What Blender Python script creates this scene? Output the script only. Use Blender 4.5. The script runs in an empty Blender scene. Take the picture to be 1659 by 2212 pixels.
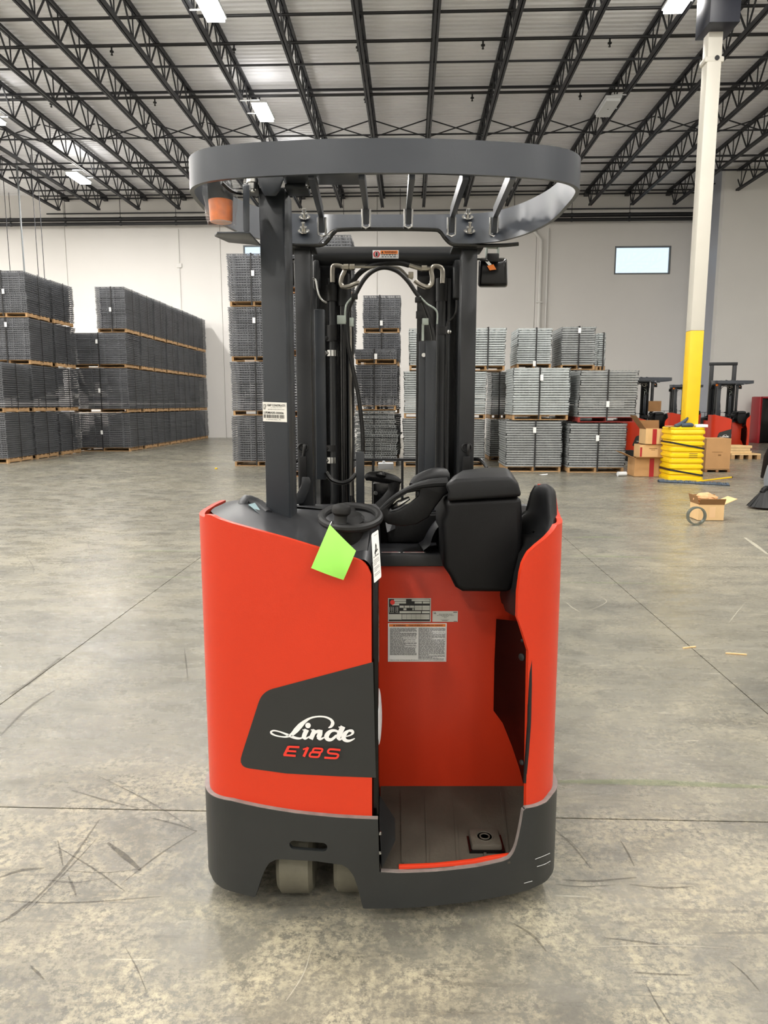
import bpy, bmesh, math, random
from mathutils import Vector, Matrix, geometry
random.seed(7)
rnd = random.uniform
S = bpy.context.scene
COL = S.collection
pi = math.pi
# ------------------------------------------------------------------ camera
F, CX, CY, H = 1560.0, 829.5, 1106.0, 1.55
PITCH = math.atan(234 / F)
YAW = math.atan(55.5 / F * math.cos(PITCH))
cam = bpy.data.cameras.new('camera'); camo = bpy.data.objects.new('camera', cam); COL.objects.link(camo)
cam.sensor_fit = 'VERTICAL'; cam.sensor_height = 36.0; cam.lens = 36.0 * F / 2212.0
cam.clip_start = 0.05; cam.clip_end = 300
camo.location = (0, 0, H); camo.rotation_euler = (pi / 2 - PITCH, 0, YAW)
S.camera = camo
# ------------------------------------------------------------------ world, exposure
w = bpy.data.worlds.new('world'); S.world = w; w.use_nodes = True
bg = w.node_tree.nodes['Background']; bg.inputs[0].default_value = (.80, .90, 1, 1); bg.inputs[1].default_value = 1.4
S.view_settings.view_transform = 'Standard'; S.view_settings.look = 'None'
S.view_settings.gamma = 1; S.view_settings.use_curve_mapping = False
S.view_settings.exposure = 0.0
LAMP_POWER = 222.0          # watts per high bay fixture
DECK_FILL = .045              # added lamp above each housing, put in to brighten the roof deck
LAMP_COLOR = (1.0, 0.975, 0.945)
# ------------------------------------------------------------------ projection helpers: a picture point at a real depth
def ray(px, py):
    a = (px - CX) / F; b = (CY - py) / F
    return Vector((a, math.cos(PITCH) + b * math.sin(PITCH), b * math.cos(PITCH) - math.sin(PITCH)))
def T(px, py, Y=None, Z=None):             # truck frame (parallel to the view)
    d = ray(px, py); t = Y / d.y if Y is not None else (Z - H) / d.z
    return Vector((d.x * t, d.y * t, H + d.z * t))
def R(px, py, Y=None, Z=None, X=None):     # room frame
    d = ray(px, py); d = Matrix.Rotation(YAW, 3, 'Z') @ d
    t = Y / d.y if Y is not None else ((Z - H) / d.z if Z is not None else X / d.x)
    return Vector((d.x * t, d.y * t, H + d.z * t))
# ------------------------------------------------------------------ materials
def c(r, g, b):
    f = lambda v: (v / 255) / 12.92 if v <= 10 else ((v / 255 + .055) / 1.055) ** 2.4
    return (f(r), f(g), f(b), 1)
def mat(name, col, rough=.5, metal=0, noise=0, scale=20, bump=0, bscale=200, coat=0, trans=0, emit=0, spec=.5, rvar=0, alpha=1, ecol=None):
    m = bpy.data.materials.new(name); m.use_nodes = True; nt = m.node_tree; b = nt.nodes['Principled BSDF']
    b.inputs['Base Color'].default_value = col; b.inputs['Roughness'].default_value = rough; b.inputs['Metallic'].default_value = metal
    b.inputs['Coat Weight'].default_value = coat; b.inputs['Coat Roughness'].default_value = .1
    b.inputs['Transmission Weight'].default_value = trans; b.inputs['Specular IOR Level'].default_value = spec; b.inputs['Alpha'].default_value = alpha
    if emit: b.inputs['Emission Color'].default_value = ecol or col; b.inputs['Emission Strength'].default_value = emit
    g = nt.nodes.new('ShaderNodeNewGeometry')
    if noise or rvar:
        n = nt.nodes.new('ShaderNodeTexNoise'); n.inputs['Scale'].default_value = scale; n.inputs['Detail'].default_value = 6
        nt.links.new(g.outputs['Position'], n.inputs['Vector'])
        if noise:
            r = nt.nodes.new('ShaderNodeMapRange'); r.inputs[3].default_value = 1 - noise; r.inputs[4].default_value = 1 + noise
            r.inputs[1].default_value = .25; r.inputs[2].default_value = .75
            nt.links.new(n.outputs[0], r.inputs[0])
            x = nt.nodes.new('ShaderNodeVectorMath'); x.operation = 'SCALE'; x.inputs[0].default_value = col[:3]
            nt.links.new(r.outputs[0], x.inputs['Scale']); nt.links.new(x.outputs[0], b.inputs['Base Color'])
        if rvar:
            r = nt.nodes.new('ShaderNodeMapRange'); r.inputs[3].default_value = rough - rvar; r.inputs[4].default_value = rough + rvar
            nt.links.new(n.outputs[0], r.inputs[0]); nt.links.new(r.outputs[0], b.inputs['Roughness'])
    if bump:
        n2 = nt.nodes.new('ShaderNodeTexNoise'); n2.inputs['Scale'].default_value = bscale; n2.inputs['Detail'].default_value = 3
        nt.links.new(g.outputs['Position'], n2.inputs['Vector'])
        bp = nt.nodes.new('ShaderNodeBump'); bp.inputs['Strength'].default_value = bump; bp.inputs['Distance'].default_value = .002
        nt.links.new(n2.outputs[0], bp.inputs['Height']); nt.links.new(bp.outputs[0], b.inputs['Normal'])
    return m
M = {}
def defm(k, *a, **kw): M[k] = mat(k, *a, **kw)
defm('red', c(204, 55, 26), .38, noise=.03, scale=3, bump=.12, bscale=260, spec=.4)
defm('bumper', c(39, 41, 41), .42, noise=.08, scale=12, bump=.1, bscale=300)
defm('decal_grey', c(40, 41, 40), .5, noise=.04, scale=9)
defm('guard', c(62, 66, 73), .3, noise=.05, scale=6, bump=.05)
defm('post', c(46, 50, 55), .4, noise=.05, scale=6, bump=.05)
defm('mast', c(26, 28, 31), .42, noise=.12, scale=9, bump=.05)
defm('ram', c(14, 14, 15), .22, noise=.1, scale=14, spec=.6)
defm('plastic', c(40, 41, 44), .42, noise=.06, scale=9, bump=.12, bscale=400)
defm('liner', c(6, 6, 6), .4, spec=.12)
defm('plastic_dark', c(12, 12, 13), .5, spec=.25, noise=.08, scale=10, bump=.15, bscale=400)
defm('pad', c(20, 21, 23), .5, spec=.35, noise=.06, scale=12, bump=.1, bscale=300)
defm('gloss_black', c(7, 7, 7), .16, noise=.1, scale=4, spec=.35)
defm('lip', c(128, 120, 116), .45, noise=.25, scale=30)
defm('rubber', c(13, 13, 14), .55, noise=.1, scale=10)
defm('hose', c(10, 10, 11), .35)
defm('chrome', c(200, 200, 198), .22, metal=1, noise=.1, scale=40)
defm('dull_metal', c(118, 122, 112), .35, metal=.6, noise=.15, scale=30)
defm('zinc', c(176, 186, 178), .4, metal=.5, noise=.08, scale=30)
defm('silver_pipe', c(170, 165, 155), .28, metal=.9, noise=.12, scale=40)
defm('tyre', c(96, 93, 80), .75, noise=.18, scale=14, bump=.5, bscale=120)
defm('mat_floor', c(68, 63, 54), .7, noise=.3, scale=7, bump=.5, bscale=90)
defm('white', c(238, 238, 236), .5)
defm('label_paper', c(236, 234, 226), .5)
defm('label_grey', c(205, 205, 196), .45)
defm('ink', c(30, 30, 30), .5)
defm('ink_soft', c(105, 105, 105), .6)
defm('orange', c(236, 130, 50), .5)
defm('sign_red', c(196, 28, 40), .5)
defm('dot_red', c(238, 62, 52), .5)
defm('logo_red', c(228, 56, 42), .45)
defm('green_tag', c(158, 232, 96), .6, noise=.04, scale=15)
defm('amber', c(246, 124, 0), .15, noise=.25, scale=45, coat=.6)
defm('film', c(235, 238, 240), .12, alpha=.12, spec=1, bump=.8, bscale=60)
defm('screen', c(150, 175, 180), .08, coat=1)
defm('wall', c(232, 230, 226), .85, noise=.03, scale=.5)
defm('wall_panel', c(232, 229, 225), .85, noise=.03, scale=.4)
defm('wall_shaded', c(176, 180, 190), .35, noise=.03, scale=.5)  # shade of the side-lit return wall put into its base colour
defm('deck', c(250, 250, 252), .55, noise=.07, scale=1.2)
defm('steel_dark', c(40, 41, 46), .55, noise=.1, scale=3)
defm('pipe_dark', c(28, 28, 31), .45, noise=.1, scale=3)
defm('wire', c(110, 112, 116), .5, metal=.35, noise=.22, scale=3)
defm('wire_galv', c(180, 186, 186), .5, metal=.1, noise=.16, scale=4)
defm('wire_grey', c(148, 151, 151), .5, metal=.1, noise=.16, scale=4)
defm('wood', c(176, 140, 98), .8, noise=.25, scale=7)
defm('wood_dark', c(140, 98, 62), .85, noise=.25, scale=7)
defm('wood_red', c(140, 50, 44), .8, noise=.2, scale=7)
defm('lumber', c(224, 190, 138), .75, noise=.12, scale=9)
defm('strap', c(22, 22, 24), .5)
defm('card', c(190, 146, 98), .85, noise=.07, scale=5)
defm('card_light', c(216, 180, 130), .85, noise=.06, scale=5)
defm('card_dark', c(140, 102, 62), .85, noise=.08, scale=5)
defm('tape_red', c(168, 34, 44), .4)
defm('tape_brown', c(222, 184, 138), .35)
defm('yellow', c(236, 194, 14), .42, noise=.04, scale=4)
defm('yellow_plastic', c(240, 200, 10), .38, noise=.04, scale=6)
defm('col_white', c(212, 208, 197), .5, noise=.03, scale=2)
defm('cabinet_red', c(160, 26, 36), .4, noise=.05, scale=4)
defm('mop', c(70, 80, 92), .9, noise=.3, scale=30)
defm('paper_kraft', c(214, 166, 120), .85, noise=.15, scale=12)
defm('lens', (1, .97, .9, 1), .5, emit=58, ecol=(1, .96, .88, 1))
defm('lens_off', c(225, 228, 230), .4)
defm('fixture', c(210, 212, 214), .5)
defm('glass', c(235, 245, 250), .02, trans=1)
defm('frame_grey', c(112, 116, 118), .5)
defm('box_navy', c(30, 34, 48), .4)
defm('grey_machine', c(120, 124, 130), .5)
def floor_material():
    m = bpy.data.materials.new('polished_concrete'); m.use_nodes = True; nt = m.node_tree; b = nt.nodes['Principled BSDF']; N = nt.nodes.new; L = nt.links.new
    g = N('ShaderNodeNewGeometry')
    def noise(scale, detail=8, rough=.6, dist=0, st=None):
        n = N('ShaderNodeTexNoise'); n.inputs['Scale'].default_value = scale; n.inputs['Detail'].default_value = detail
        n.inputs['Roughness'].default_value = rough; n.inputs['Distortion'].default_value = dist
        if st:
            mp = N('ShaderNodeMapping'); mp.inputs['Scale'].default_value = st[0]; mp.inputs['Rotation'].default_value = (0, 0, st[1])
            L(g.outputs['Position'], mp.inputs[0]); L(mp.outputs[0], n.inputs['Vector'])
        else: L(g.outputs['Position'], n.inputs['Vector'])
        return n.outputs[0]
    def ramp(src, stops):
        r = N('ShaderNodeValToRGB'); e = r.color_ramp.elements
        e[0].position, e[0].color = stops[0]; e[1].position, e[1].color = stops[-1]
        for p, col in stops[1:-1]: q = e.new(p); q.color = col
        L(src, r.inputs[0]); return r.outputs[0]
    def mix(f, a, bb, mode='MIX'):
        x = N('ShaderNodeMix'); x.data_type = 'RGBA'; x.blend_type = mode
        if isinstance(f, float): x.inputs[0].default_value = f
        else: L(f, x.inputs[0])
        for i, s in ((6, a), (7, bb)):
            if isinstance(s, tuple): x.inputs[i].default_value = s
            else: L(s, x.inputs[i])
        return x.outputs[2]
    big = ramp(noise(.45, 5, .6, .4), [(.3, c(104, 102, 94)), (.52, c(122, 119, 108)), (.72, c(138, 133, 118))])
    blotch = ramp(noise(1.6, 12, .72, .6, ((1, 2.2, 1), .15)), [(.36, (.72, .72, .72, 1)), (.5, (.95, .95, .95, 1)), (.62, (1.12, 1.1, 1.06, 1))])
    col = mix(1.0, big, blotch, 'MULTIPLY')
    # pale worn patches
    worn = ramp(noise(2.2, 14, .8, .3), [(.42, (0, 0, 0, 1)), (.58, (1, 1, 1, 1))])
    fine = ramp(noise(38, 8, .8), [(.44, (0, 0, 0, 1)), (.56, (1, 1, 1, 1))])
    wf = mix(1.0, worn, fine, 'MULTIPLY')
    patch = ramp(noise(.33, 3, .5), [(.42, (.1, .1, .1, 1)), (.62, (.45, .45, .45, 1))])
    def blob(px, py, rad):
        p = R(px, py, Z=0); d = N('ShaderNodeVectorMath'); d.operation = 'DISTANCE'; L(g.outputs['Position'], d.inputs[0]); d.inputs[1].default_value = p
        m_ = N('ShaderNodeMapRange'); m_.interpolation_type = 'SMOOTHSTEP'; m_.inputs[1].default_value = rad; m_.inputs[2].default_value = rad * .35; L(d.outputs['Value'], m_.inputs[0]); return m_.outputs[0]
    for q in ((200, 1890, 1.0), (380, 1760, .5), (1480, 1880, .7), (1560, 2120, .55), (820, 2190, .7), (470, 2150, .5), (1180, 2040, .35)): patch = mix(blob(*q), patch, (1, 1, 1, 1))
    wf = mix(1.0, wf, patch, 'MULTIPLY')
    wf = mix(1.0, wf, (.58, .58, .58, 1), 'MULTIPLY')
    col = mix(wf, col, c(208, 197, 166))
    # pitted, grainy speckle
    grain = ramp(noise(70, 6, .8), [(.3, (.8, .8, .8, 1)), (.7, (1.16, 1.16, 1.16, 1))])
    col = mix(1.0, col, grain, 'MULTIPLY')
    # tyre scuffs: long thin dark and light streaks in several directions
    for ang, sc, a, lo, hi in ((.15, 3, c(96, 92, 84), .66, .70), (1.0, 4, c(100, 96, 86), .67, .70), (-.75, 3.4, c(104, 100, 90), .67, .70), (-.2, 2.4, c(110, 105, 95), .66, .69), (.4, 5.0, c(88, 84, 76), .66, .69), (-1.2, 5.5, c(92, 88, 80), .66, .69), (2.2, 6, c(84, 80, 72), .68, .71), (1.35, 7.0, c(196, 190, 172), .70, .73)):
        s = ramp(noise(sc, 2, .5, .15, ((.45, 9, 1), ang)), [(lo, (0, 0, 0, 1)), (hi, (.6, .6, .6, 1))])
        brk = ramp(noise(1.3 + sc * .1, 6, .7), [(.45, (0, 0, 0, 1)), (.6, (1, 1, 1, 1))])
        col = mix(mix(1.0, s, brk, 'MULTIPLY'), col, a)
    L(col, b.inputs['Base Color'])
    rr = ramp(noise(2.3, 10, .75, .3, ((1, 2.5, 1), .1)), [(.35, (.17, .17, .17, 1)), (.55, (.3, .3, .3, 1)), (.7, (.58, .58, .58, 1))])
    rr2 = mix(wf, rr, (.55, .55, .55, 1)); L(rr2, b.inputs['Roughness'])
    b.inputs['Specular IOR Level'].default_value = .42
    bp = N('ShaderNodeBump'); bp.inputs['Strength'].default_value = .35; bp.inputs['Distance'].default_value = .004
    L(noise(9, 12, .75, .3, ((1, 3, 1), .1)), bp.inputs['Height']); L(bp.outputs[0], b.inputs['Normal'])
    return m
M['floor'] = floor_material()
defm('joint', c(70, 68, 60), .9)
# ------------------------------------------------------------------ mesh builder
def fill2d(loops):
    bm = bmesh.new(); o = 0; idx = bm.verts.layers.int.new('i')
    for l in loops:
        vs = []
        for p in l: v = bm.verts.new((p[0], p[1], 0)); v[idx] = o; o += 1; vs.append(v)
        for a, b in zip(vs, vs[1:] + vs[:1]): bm.edges.new((a, b))
    bmesh.ops.triangle_fill(bm, use_beauty=True, use_dissolve=False, edges=bm.edges[:], normal=(0, 0, 1))
    out = [tuple(v[idx] for v in f.verts) for f in bm.faces]; bm.free(); return out
class MB:
    def __init__(s): s.v = []; s.f = []; s.mi = []; s.m = 0
    def add(s, vs, fs):
        o = len(s.v); s.v += [Vector(p) for p in vs]
        for f in fs: s.f.append([i + o for i in f]); s.mi.append(s.m)
        return s
    def box(s, x0, x1, y0, y1, z0, z1):
        return s.add([(x0, y0, z0), (x1, y0, z0), (x1, y1, z0), (x0, y1, z0), (x0, y0, z1), (x1, y0, z1), (x1, y1, z1), (x0, y1, z1)],
                     [(0, 3, 2, 1), (4, 5, 6, 7), (0, 1, 5, 4), (1, 2, 6, 5), (2, 3, 7, 6), (3, 0, 4, 7)])
    def bar(s, a, b, wd, ht, up=(0, 0, 1)):
        a, b = Vector(a), Vector(b); d = (b - a).normalized(); u = Vector(up)
        x = d.cross(u); x = (x.normalized() if x.length > 1e-5 else Vector((1, 0, 0))) * wd / 2; y = x.cross(d).normalized() * ht / 2
        vs = [p + i * x + j * y for p in (a, b) for i, j in ((-1, -1), (1, -1), (1, 1), (-1, 1))]
        return s.add(vs, [(0, 1, 2, 3), (7, 6, 5, 4), (0, 4, 5, 1), (1, 5, 6, 2), (2, 6, 7, 3), (3, 7, 4, 0)])
    def loft(s, rings, cap=True, closed=True):
        n = len(rings[0]); vs = [p for r in rings for p in r]; fs = []
        for i in range(len(rings) - 1):
            for j in range(n if closed else n - 1):
                k = (j + 1) % n; fs.append((i * n + j, i * n + k, (i + 1) * n + k, (i + 1) * n + j))
        if cap and closed: fs += [tuple(range(n))[::-1], tuple((len(rings) - 1) * n + j for j in range(n))]
        return s.add(vs, fs)
    def tube(s, pts, r, n=10, smooth=0, flat=1.0, up=None, closed=False):
        pts = [Vector(p) for p in pts]; rs = list(r) if isinstance(r, (list, tuple)) else [r] * len(pts)
        if smooth: pts, rs = catmull(pts, rs, smooth, closed)
        rings = []; pu = None; N = len(pts)
        for i, p in enumerate(pts):
            d = ((pts[(i + 1) % N] - pts[i - 1]) if closed else (pts[min(i + 1, N - 1)] - pts[max(i - 1, 0)])).normalized()
            if pu is None:
                u = Vector(up) if up else (Vector((0, 0, 1)) if abs(d.z) < .9 else Vector((0, 1, 0)))
            else: u = pu
            x = d.cross(u).normalized(); u = x.cross(d).normalized(); pu = u
            rings.append([p + (x * math.cos(2 * pi * k / n) + u * flat * math.sin(2 * pi * k / n)) * rs[i] for k in range(n)])
        if closed: rings.append(rings[0]); return s.loft(rings, cap=False)
        return s.loft(rings)
    def lathe(s, base, axis, prof, n=20):     # prof: (distance along axis, radius)
        a = Vector(axis).normalized(); u = a.orthogonal().normalized(); w2 = a.cross(u); b0 = Vector(base)
        return s.loft([[b0 + a * h + (u * math.cos(2 * pi * k / n) + w2 * math.sin(2 * pi * k / n)) * max(r, 1e-4) for k in range(n)] for h, r in prof])
    def prism(s, loops, fn, d0, d1):         # loops: outer, holes in 2-D; fn(u, v, d) -> 3-D
        if not isinstance(loops[0][0], (list, tuple, Vector)): loops = [loops]
        flat = [p for l in loops for p in l]
        tris = fill2d(loops)
        n = len(flat); vs = [fn(p[0], p[1], d0) for p in flat] + [fn(p[0], p[1], d1) for p in flat]
        fs = [tuple(t) for t in tris] + [tuple(i + n for i in t[::-1]) for t in tris]; o = 0
        for l in loops:
            k = len(l)
            for i in range(k): j = (i + 1) % k; fs.append((o + i, o + j, o + n + j, o + n + i))
            o += k
        return s.add(vs, fs)
    def xf(s, m): s.v = [m @ p for p in s.v]; return s
def catmull(pts, rs, k, closed=False):
    n = len(pts); op = []; orr = []
    for i in range(n if closed else n - 1):
        g = (lambda j: j % n) if closed else (lambda j: min(max(j, 0), n - 1))
        p0, p1, p2, p3 = pts[g(i - 1)], pts[g(i)], pts[g(i + 1)], pts[g(i + 2)]; r1, r2 = rs[g(i)], rs[g(i + 1)]
        for q in range(k):
            t = q / k
            op.append(.5 * ((2 * p1) + (p2 - p0) * t + (2 * p0 - 5 * p1 + 4 * p2 - p3) * t * t + (3 * p1 - p0 - 3 * p2 + p3) * t ** 3)); orr.append(r1 + (r2 - r1) * t)
    if not closed: op.append(pts[-1]); orr.append(rs[-1])
    return op, orr
ORG = {}
def build(name, mb, m, parent=None, bevel=0, seg=2, angle=35, org=None, flat=False):
    o0 = ORG[parent.name] if parent else (org if org is not None else Vector((0, 0, 0)))
    me = bpy.data.meshes.new(name); me.from_pydata([tuple(p - o0) for p in mb.v], [], mb.f)
    ms = m if isinstance(m, (list, tuple)) else [m]
    for q in ms: me.materials.append(M[q])
    if len(ms) > 1: me.polygons.foreach_set('material_index', mb.mi)
    bm = bmesh.new(); bm.from_mesh(me)
    bmesh.ops.remove_doubles(bm, verts=bm.verts, dist=1e-5)
    bmesh.ops.recalc_face_normals(bm, faces=bm.faces)
    if bevel:
        es = [e for e in bm.edges if len(e.link_faces) == 2 and e.calc_face_angle(0) > math.radians(angle)]
        if es: bmesh.ops.bevel(bm, geom=es, offset=bevel, segments=seg, affect='EDGES', profile=.5, clamp_overlap=True)
    bm.to_mesh(me); bm.free()
    if not flat:
        me.polygons.foreach_set('use_smooth', [True] * len(me.polygons)); me.set_sharp_from_angle(angle=math.radians(32))
    ob = bpy.data.objects.new(name, me); COL.objects.link(ob)
    if parent: ob.parent = parent
    else: ob.location = o0
    ORG[ob.name] = o0
    return ob
def prop(o, label=None, cat=None, group=None, kind=None):
    for k, v in (('label', label), ('category', cat), ('group', group), ('kind', kind)):
        if v: o[k] = v
    return o
def thing(name, label, cat, base, group=None, truck=False):
    o = bpy.data.objects.new(name, None); COL.objects.link(o); base = Vector(base)
    o.location = (Matrix.Rotation(YAW, 3, 'Z') @ base) if truck else base
    if truck: o.rotation_euler = (0, 0, YAW)
    o.empty_display_size = .1
    ORG[o.name] = base; return prop(o, label, cat, group)
def to_truck(o):                            # a one-mesh thing whose points were given in the truck frame
    o.location = Matrix.Rotation(YAW, 3, 'Z') @ o.location; o.rotation_euler = (0, 0, YAW); return o
def copy_tree(o, parent=None, skip=()):
    q = o.copy(); COL.objects.link(q); q.parent = parent
    for ch in KIDS(o):
        if ch.name.split('.')[0] not in skip: copy_tree(ch, q, skip)
    return q
def KIDS(o): return [x for x in o.children]
def boolean(ob, cutter_mb):
    cu = build('cutter', cutter_mb, 'ink', parent=ob.parent)
    md = ob.modifiers.new('b', 'BOOLEAN'); md.object = cu; md.operation = 'DIFFERENCE'; md.solver = 'EXACT'
    bpy.context.view_layer.update(); dg = bpy.context.evaluated_depsgraph_get()
    me = bpy.data.meshes.new_from_object(ob.evaluated_get(dg)); ob.modifiers.clear(); ob.data = me
    bpy.data.objects.remove(cu)
FONT = {}
def text_geo(body, bold=0):
    cu = bpy.data.curves.new('t', 'FONT'); cu.body = body; cu.size = 1; cu.offset = bold; cu.resolution_u = 2
    o = bpy.data.objects.new('t', cu); COL.objects.link(o); bpy.context.view_layer.update()
    me = bpy.data.meshes.new_from_object(o.evaluated_get(bpy.context.evaluated_depsgraph_get()))
    vs = [v.co.copy() for v in me.vertices]; fs = [tuple(p.vertices) for p in me.polygons]
    bpy.data.objects.remove(o); bpy.data.meshes.remove(me); bpy.data.curves.remove(cu); return vs, fs
def put_text(mb, body, u0, u1, v0, v1, fn, bold=0):    # fit the words into a rectangle (u right, v up)
    vs, fs = text_geo(body, bold)
    if not vs: return
    x0, x1 = min(v.x for v in vs), max(v.x for v in vs); y0, y1 = min(v.y for v in vs), max(v.y for v in vs)
    mb.add([fn(u0 + (v.x - x0) / (x1 - x0) * (u1 - u0), v0 + (v.y - y0) / (y1 - y0 + 1e-9) * (v1 - v0)) for v in vs], fs)
def rect(mb, u0, u1, v0, v1, fn): mb.add([fn(u0, v0), fn(u1, v0), fn(u1, v1), fn(u0, v1)], [(0, 1, 2, 3)])
def stroke(mb, pts, ws, fn, k=6):            # pen stroke of changing width
    P, W = catmull([Vector((p[0], p[1], 0)) for p in pts], list(ws) if isinstance(ws, (list, tuple)) else [ws] * len(pts), k)
    L = []; Rr = []
    for i, p in enumerate(P):
        d = (P[min(i + 1, len(P) - 1)] - P[max(i - 1, 0)]).normalized(); n = Vector((-d.y, d.x, 0)) * W[i] / 2
        L.append(fn(*(p + n).xy)); Rr.append(fn(*(p - n).xy))
    n = len(L); mb.add(L + Rr, [(i, i + 1, n + i + 1, n + i) for i in range(n - 1)])
def disc(mb, u, v, r, fn, n=20): mb.add([fn(u + r * math.cos(2 * pi * k / n), v + r * math.sin(2 * pi * k / n)) for k in range(n)], [tuple(range(n))])
def lerp_tab(tab, x):
    if x <= tab[0][0]: return tab[0][1]
    for (a, b), (c2, d) in zip(tab, tab[1:]):
        if x <= c2: return b + (d - b) * (x - a) / max(c2 - a, 1e-9)
    return tab[-1][1]
# ================================================================== THE ROOM
WALL_Y, JUT_Y, DECK_Z = 33.2, 30.4, 10.69
XJ = (R(1480, 775, Y=WALL_Y).x + R(1545, 775, Y=JUT_Y).x) / 2
XL, XR, YB = -24.0, 24.0, -14.0
def struct(name, mb, m, **k): return prop(build(name, mb, m, **k), kind='structure')
# floor: concrete slabs with sawn joints, laid on a darker bed
fl = struct('floor', MB().box(XL - .3, XR + .3, YB - .3, WALL_Y + .3, -.3, -.012), 'joint', flat=True)
JX0 = R(0, 1522, Z=0).x; JXs = [JX0 + 3.94 * k for k in range(-5, 8)]
JY0 = R(700, 1757, Z=0).y; JYd = R(700, 1218, Z=0).y - JY0
xs = [XL] + [x for x in JXs if XL < x < XR] + [XR]; ys = [YB] + [JY0 + JYd * k for k in range(-5, 9) if YB < JY0 + JYd * k < WALL_Y - .3] + [WALL_Y]
for i in range(len(xs) - 1):
    for j in range(len(ys) - 1):
        g = .0035
        build('concrete_slab', MB().box(xs[i] + g, xs[i + 1] - g, ys[j] + g, ys[j + 1] - g, -.05, 0), 'floor', fl, flat=True)
defm('scuff', c(62, 58, 50), .7, alpha=.33); defm('scuff_pale', c(214, 208, 188), .6, alpha=.4); defm('paint_trace', c(130, 148, 96), .7, alpha=.24)
def marks(name, m, lst, lift):
    for n_, (pts_, w_) in enumerate(lst):
        b = MB(); P_ = [R(px, py, Z=lift + n_ * .00002) for px, py in pts_]; W2_ = [w_ * .4] + [w_] * (len(P_) - 2) + [w_ * .4]
        stroke(b, [(p.x, p.y) for p in P_], W2_, lambda u, v: Vector((u, v, lift + n_ * .00002)), 6); build(name, b, m, fl, flat=True)
cL = lambda *q: [(x / 2, 1550 + y / 2) for x, y in q]
cR = lambda *q: [(830 + x / 2, 1550 + y / 2) for x, y in q]
marks('tyre_scuff', 'scuff', [(cL((250, 560), (400, 650), (540, 750)), .007), (cL((290, 662), (450, 670), (610, 654)), .006), (cL((465, 540), (540, 600), (608, 660)), .022), (cL((520, 722), (690, 590), (850, 490)), .008), (cL((100, 835), (280, 650), (430, 440)), .012),
    (cL((120, 838), (310, 640), (420, 520)), .006), (cL((0, 885), (60, 850), (130, 795)), .014), (cL((300, 310), (450, 355), (600, 392)), .01), (cL((420, 250), (640, 360), (850, 490)), .008), (cL((295, 685), (315, 730), (330, 772)), .009), (cL((250, 530), (262, 590), (272, 640)), .008),
    (cL((0, 790), (300, 800), (700, 772)), .007), (cL((0, 690), (90, 660), (190, 650)), .016), (cL((640, 430), (760, 460), (850, 492)), .01), (cL((190, 700), (330, 712), (470, 690)), .006), (cL((540, 990), (590, 1080), (632, 1180)), .004), (cL((130, 1070), (160, 1100), (190, 1130)), .008),
    (cR((735, 480), (820, 560), (892, 650)), .008), (cR((720, 490), (800, 530), (870, 600)), .004), (cR((1020, 530), (1050, 580), (1080, 642)), .008), (cR((1130, 1150), (1180, 1240), (1235, 1325)), .006), (cR((1490, 1050), (1560, 1110), (1625, 1185)), .006), (cR((940, 950), (1080, 965), (1230, 985)), .008),
    (cR((1080, 1100), (1200, 1108), (1330, 1112)), .007), (cR((770, 700), (900, 706), (1090, 690)), .01), (cR((740, 720), (860, 730), (1000, 722)), .006), (cR((560, 890), (640, 940), (700, 1010)), .01), (cR((1060, 720), (1200, 735), (1330, 730)), .01),
    ([(20, 1500), (70, 1470), (130, 1420)], .03), ([(0, 1590), (60, 1530), (120, 1490)], .02), ([(398, 1400), (402, 1430), (406, 1470)], .01), ([(190, 1170), (194, 1185), (214, 1190)], .012), ([(50, 1190), (72, 1225), (70, 1240)], .01)], .0006)
marks('pale_scratch', 'scuff_pale', [(cL((1345, 1000), (1310, 1110), (1235, 1225)), .005), (cR((880, 990), (1200, 985), (1500, 996)), .004), ([(265, 1258), (300, 1266), (350, 1274)], .008), ([(1345, 1395), (1440, 1402), (1560, 1400)], .006), ([(1270, 1320), (1310, 1300), (1290, 1285)], .006),
    ([(1575, 1345), (1590, 1325), (1612, 1300)], .006), ([(1608, 1161), (1630, 1176), (1659, 1198)], .05), ([(1222, 1300), (1236, 1312), (1254, 1323)], .008)], .0016)
marks('paint_trace', 'paint_trace', [([(1235, 1201), (1330, 1202), (1430, 1206)], .05), ([(1210, 1258), (1330, 1259), (1470, 1262)], .025), ([(1240, 1161), (1290, 1160), (1352, 1161)], .06), ([(1206, 1688), (1400, 1690), (1659, 1700)], .05), ([(250, 1190), (340, 1190), (442, 1191)], .04), ([(240, 1245), (340, 1246), (446, 1248)], .03)], .0024)
# back wall of tilt-up panels with two high windows
wb = struct('wall_back', MB().box(XL, XR, WALL_Y + .2, WALL_Y + .3, -.3, 5.0).box(XL, XR, WALL_Y + .2, WALL_Y + .3, 9.6, DECK_Z + .6), 'wall', flat=True)
def win_rect(x0, x1, y0, y1):
    a, b = R(x0, y1, Y=WALL_Y), R(x1, y0, Y=WALL_Y); return a.x, b.x, a.z, b.z
W1 = win_rect(1326, 1450, 531, 593); W2 = win_rect(527, 650, 529, 592)
pj = R(478, 600, Y=WALL_Y).x; pd = (R(784, 600, Y=WALL_Y).x - pj) * 1.10
px_ = [XL] + [pj + pd * k for k in range(-3, 4) if XL < pj + pd * k < XR] + [XR]
for a, b in zip(px_, px_[1:]):
    loops = [[(a + .012, 0), (b - .012, 0), (b - .012, DECK_Z + .6), (a + .012, DECK_Z + .6)]]
    for q in (W1, W2):
        if a < q[0] and q[1] < b: loops.append([(q[0], q[2]), (q[1], q[2]), (q[1], q[3]), (q[0], q[3])])
    build('wall_panel', MB().prism(loops, lambda u, v, d: Vector((u, d, v)), WALL_Y, WALL_Y + .2), 'wall_panel', wb, flat=True)
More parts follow.
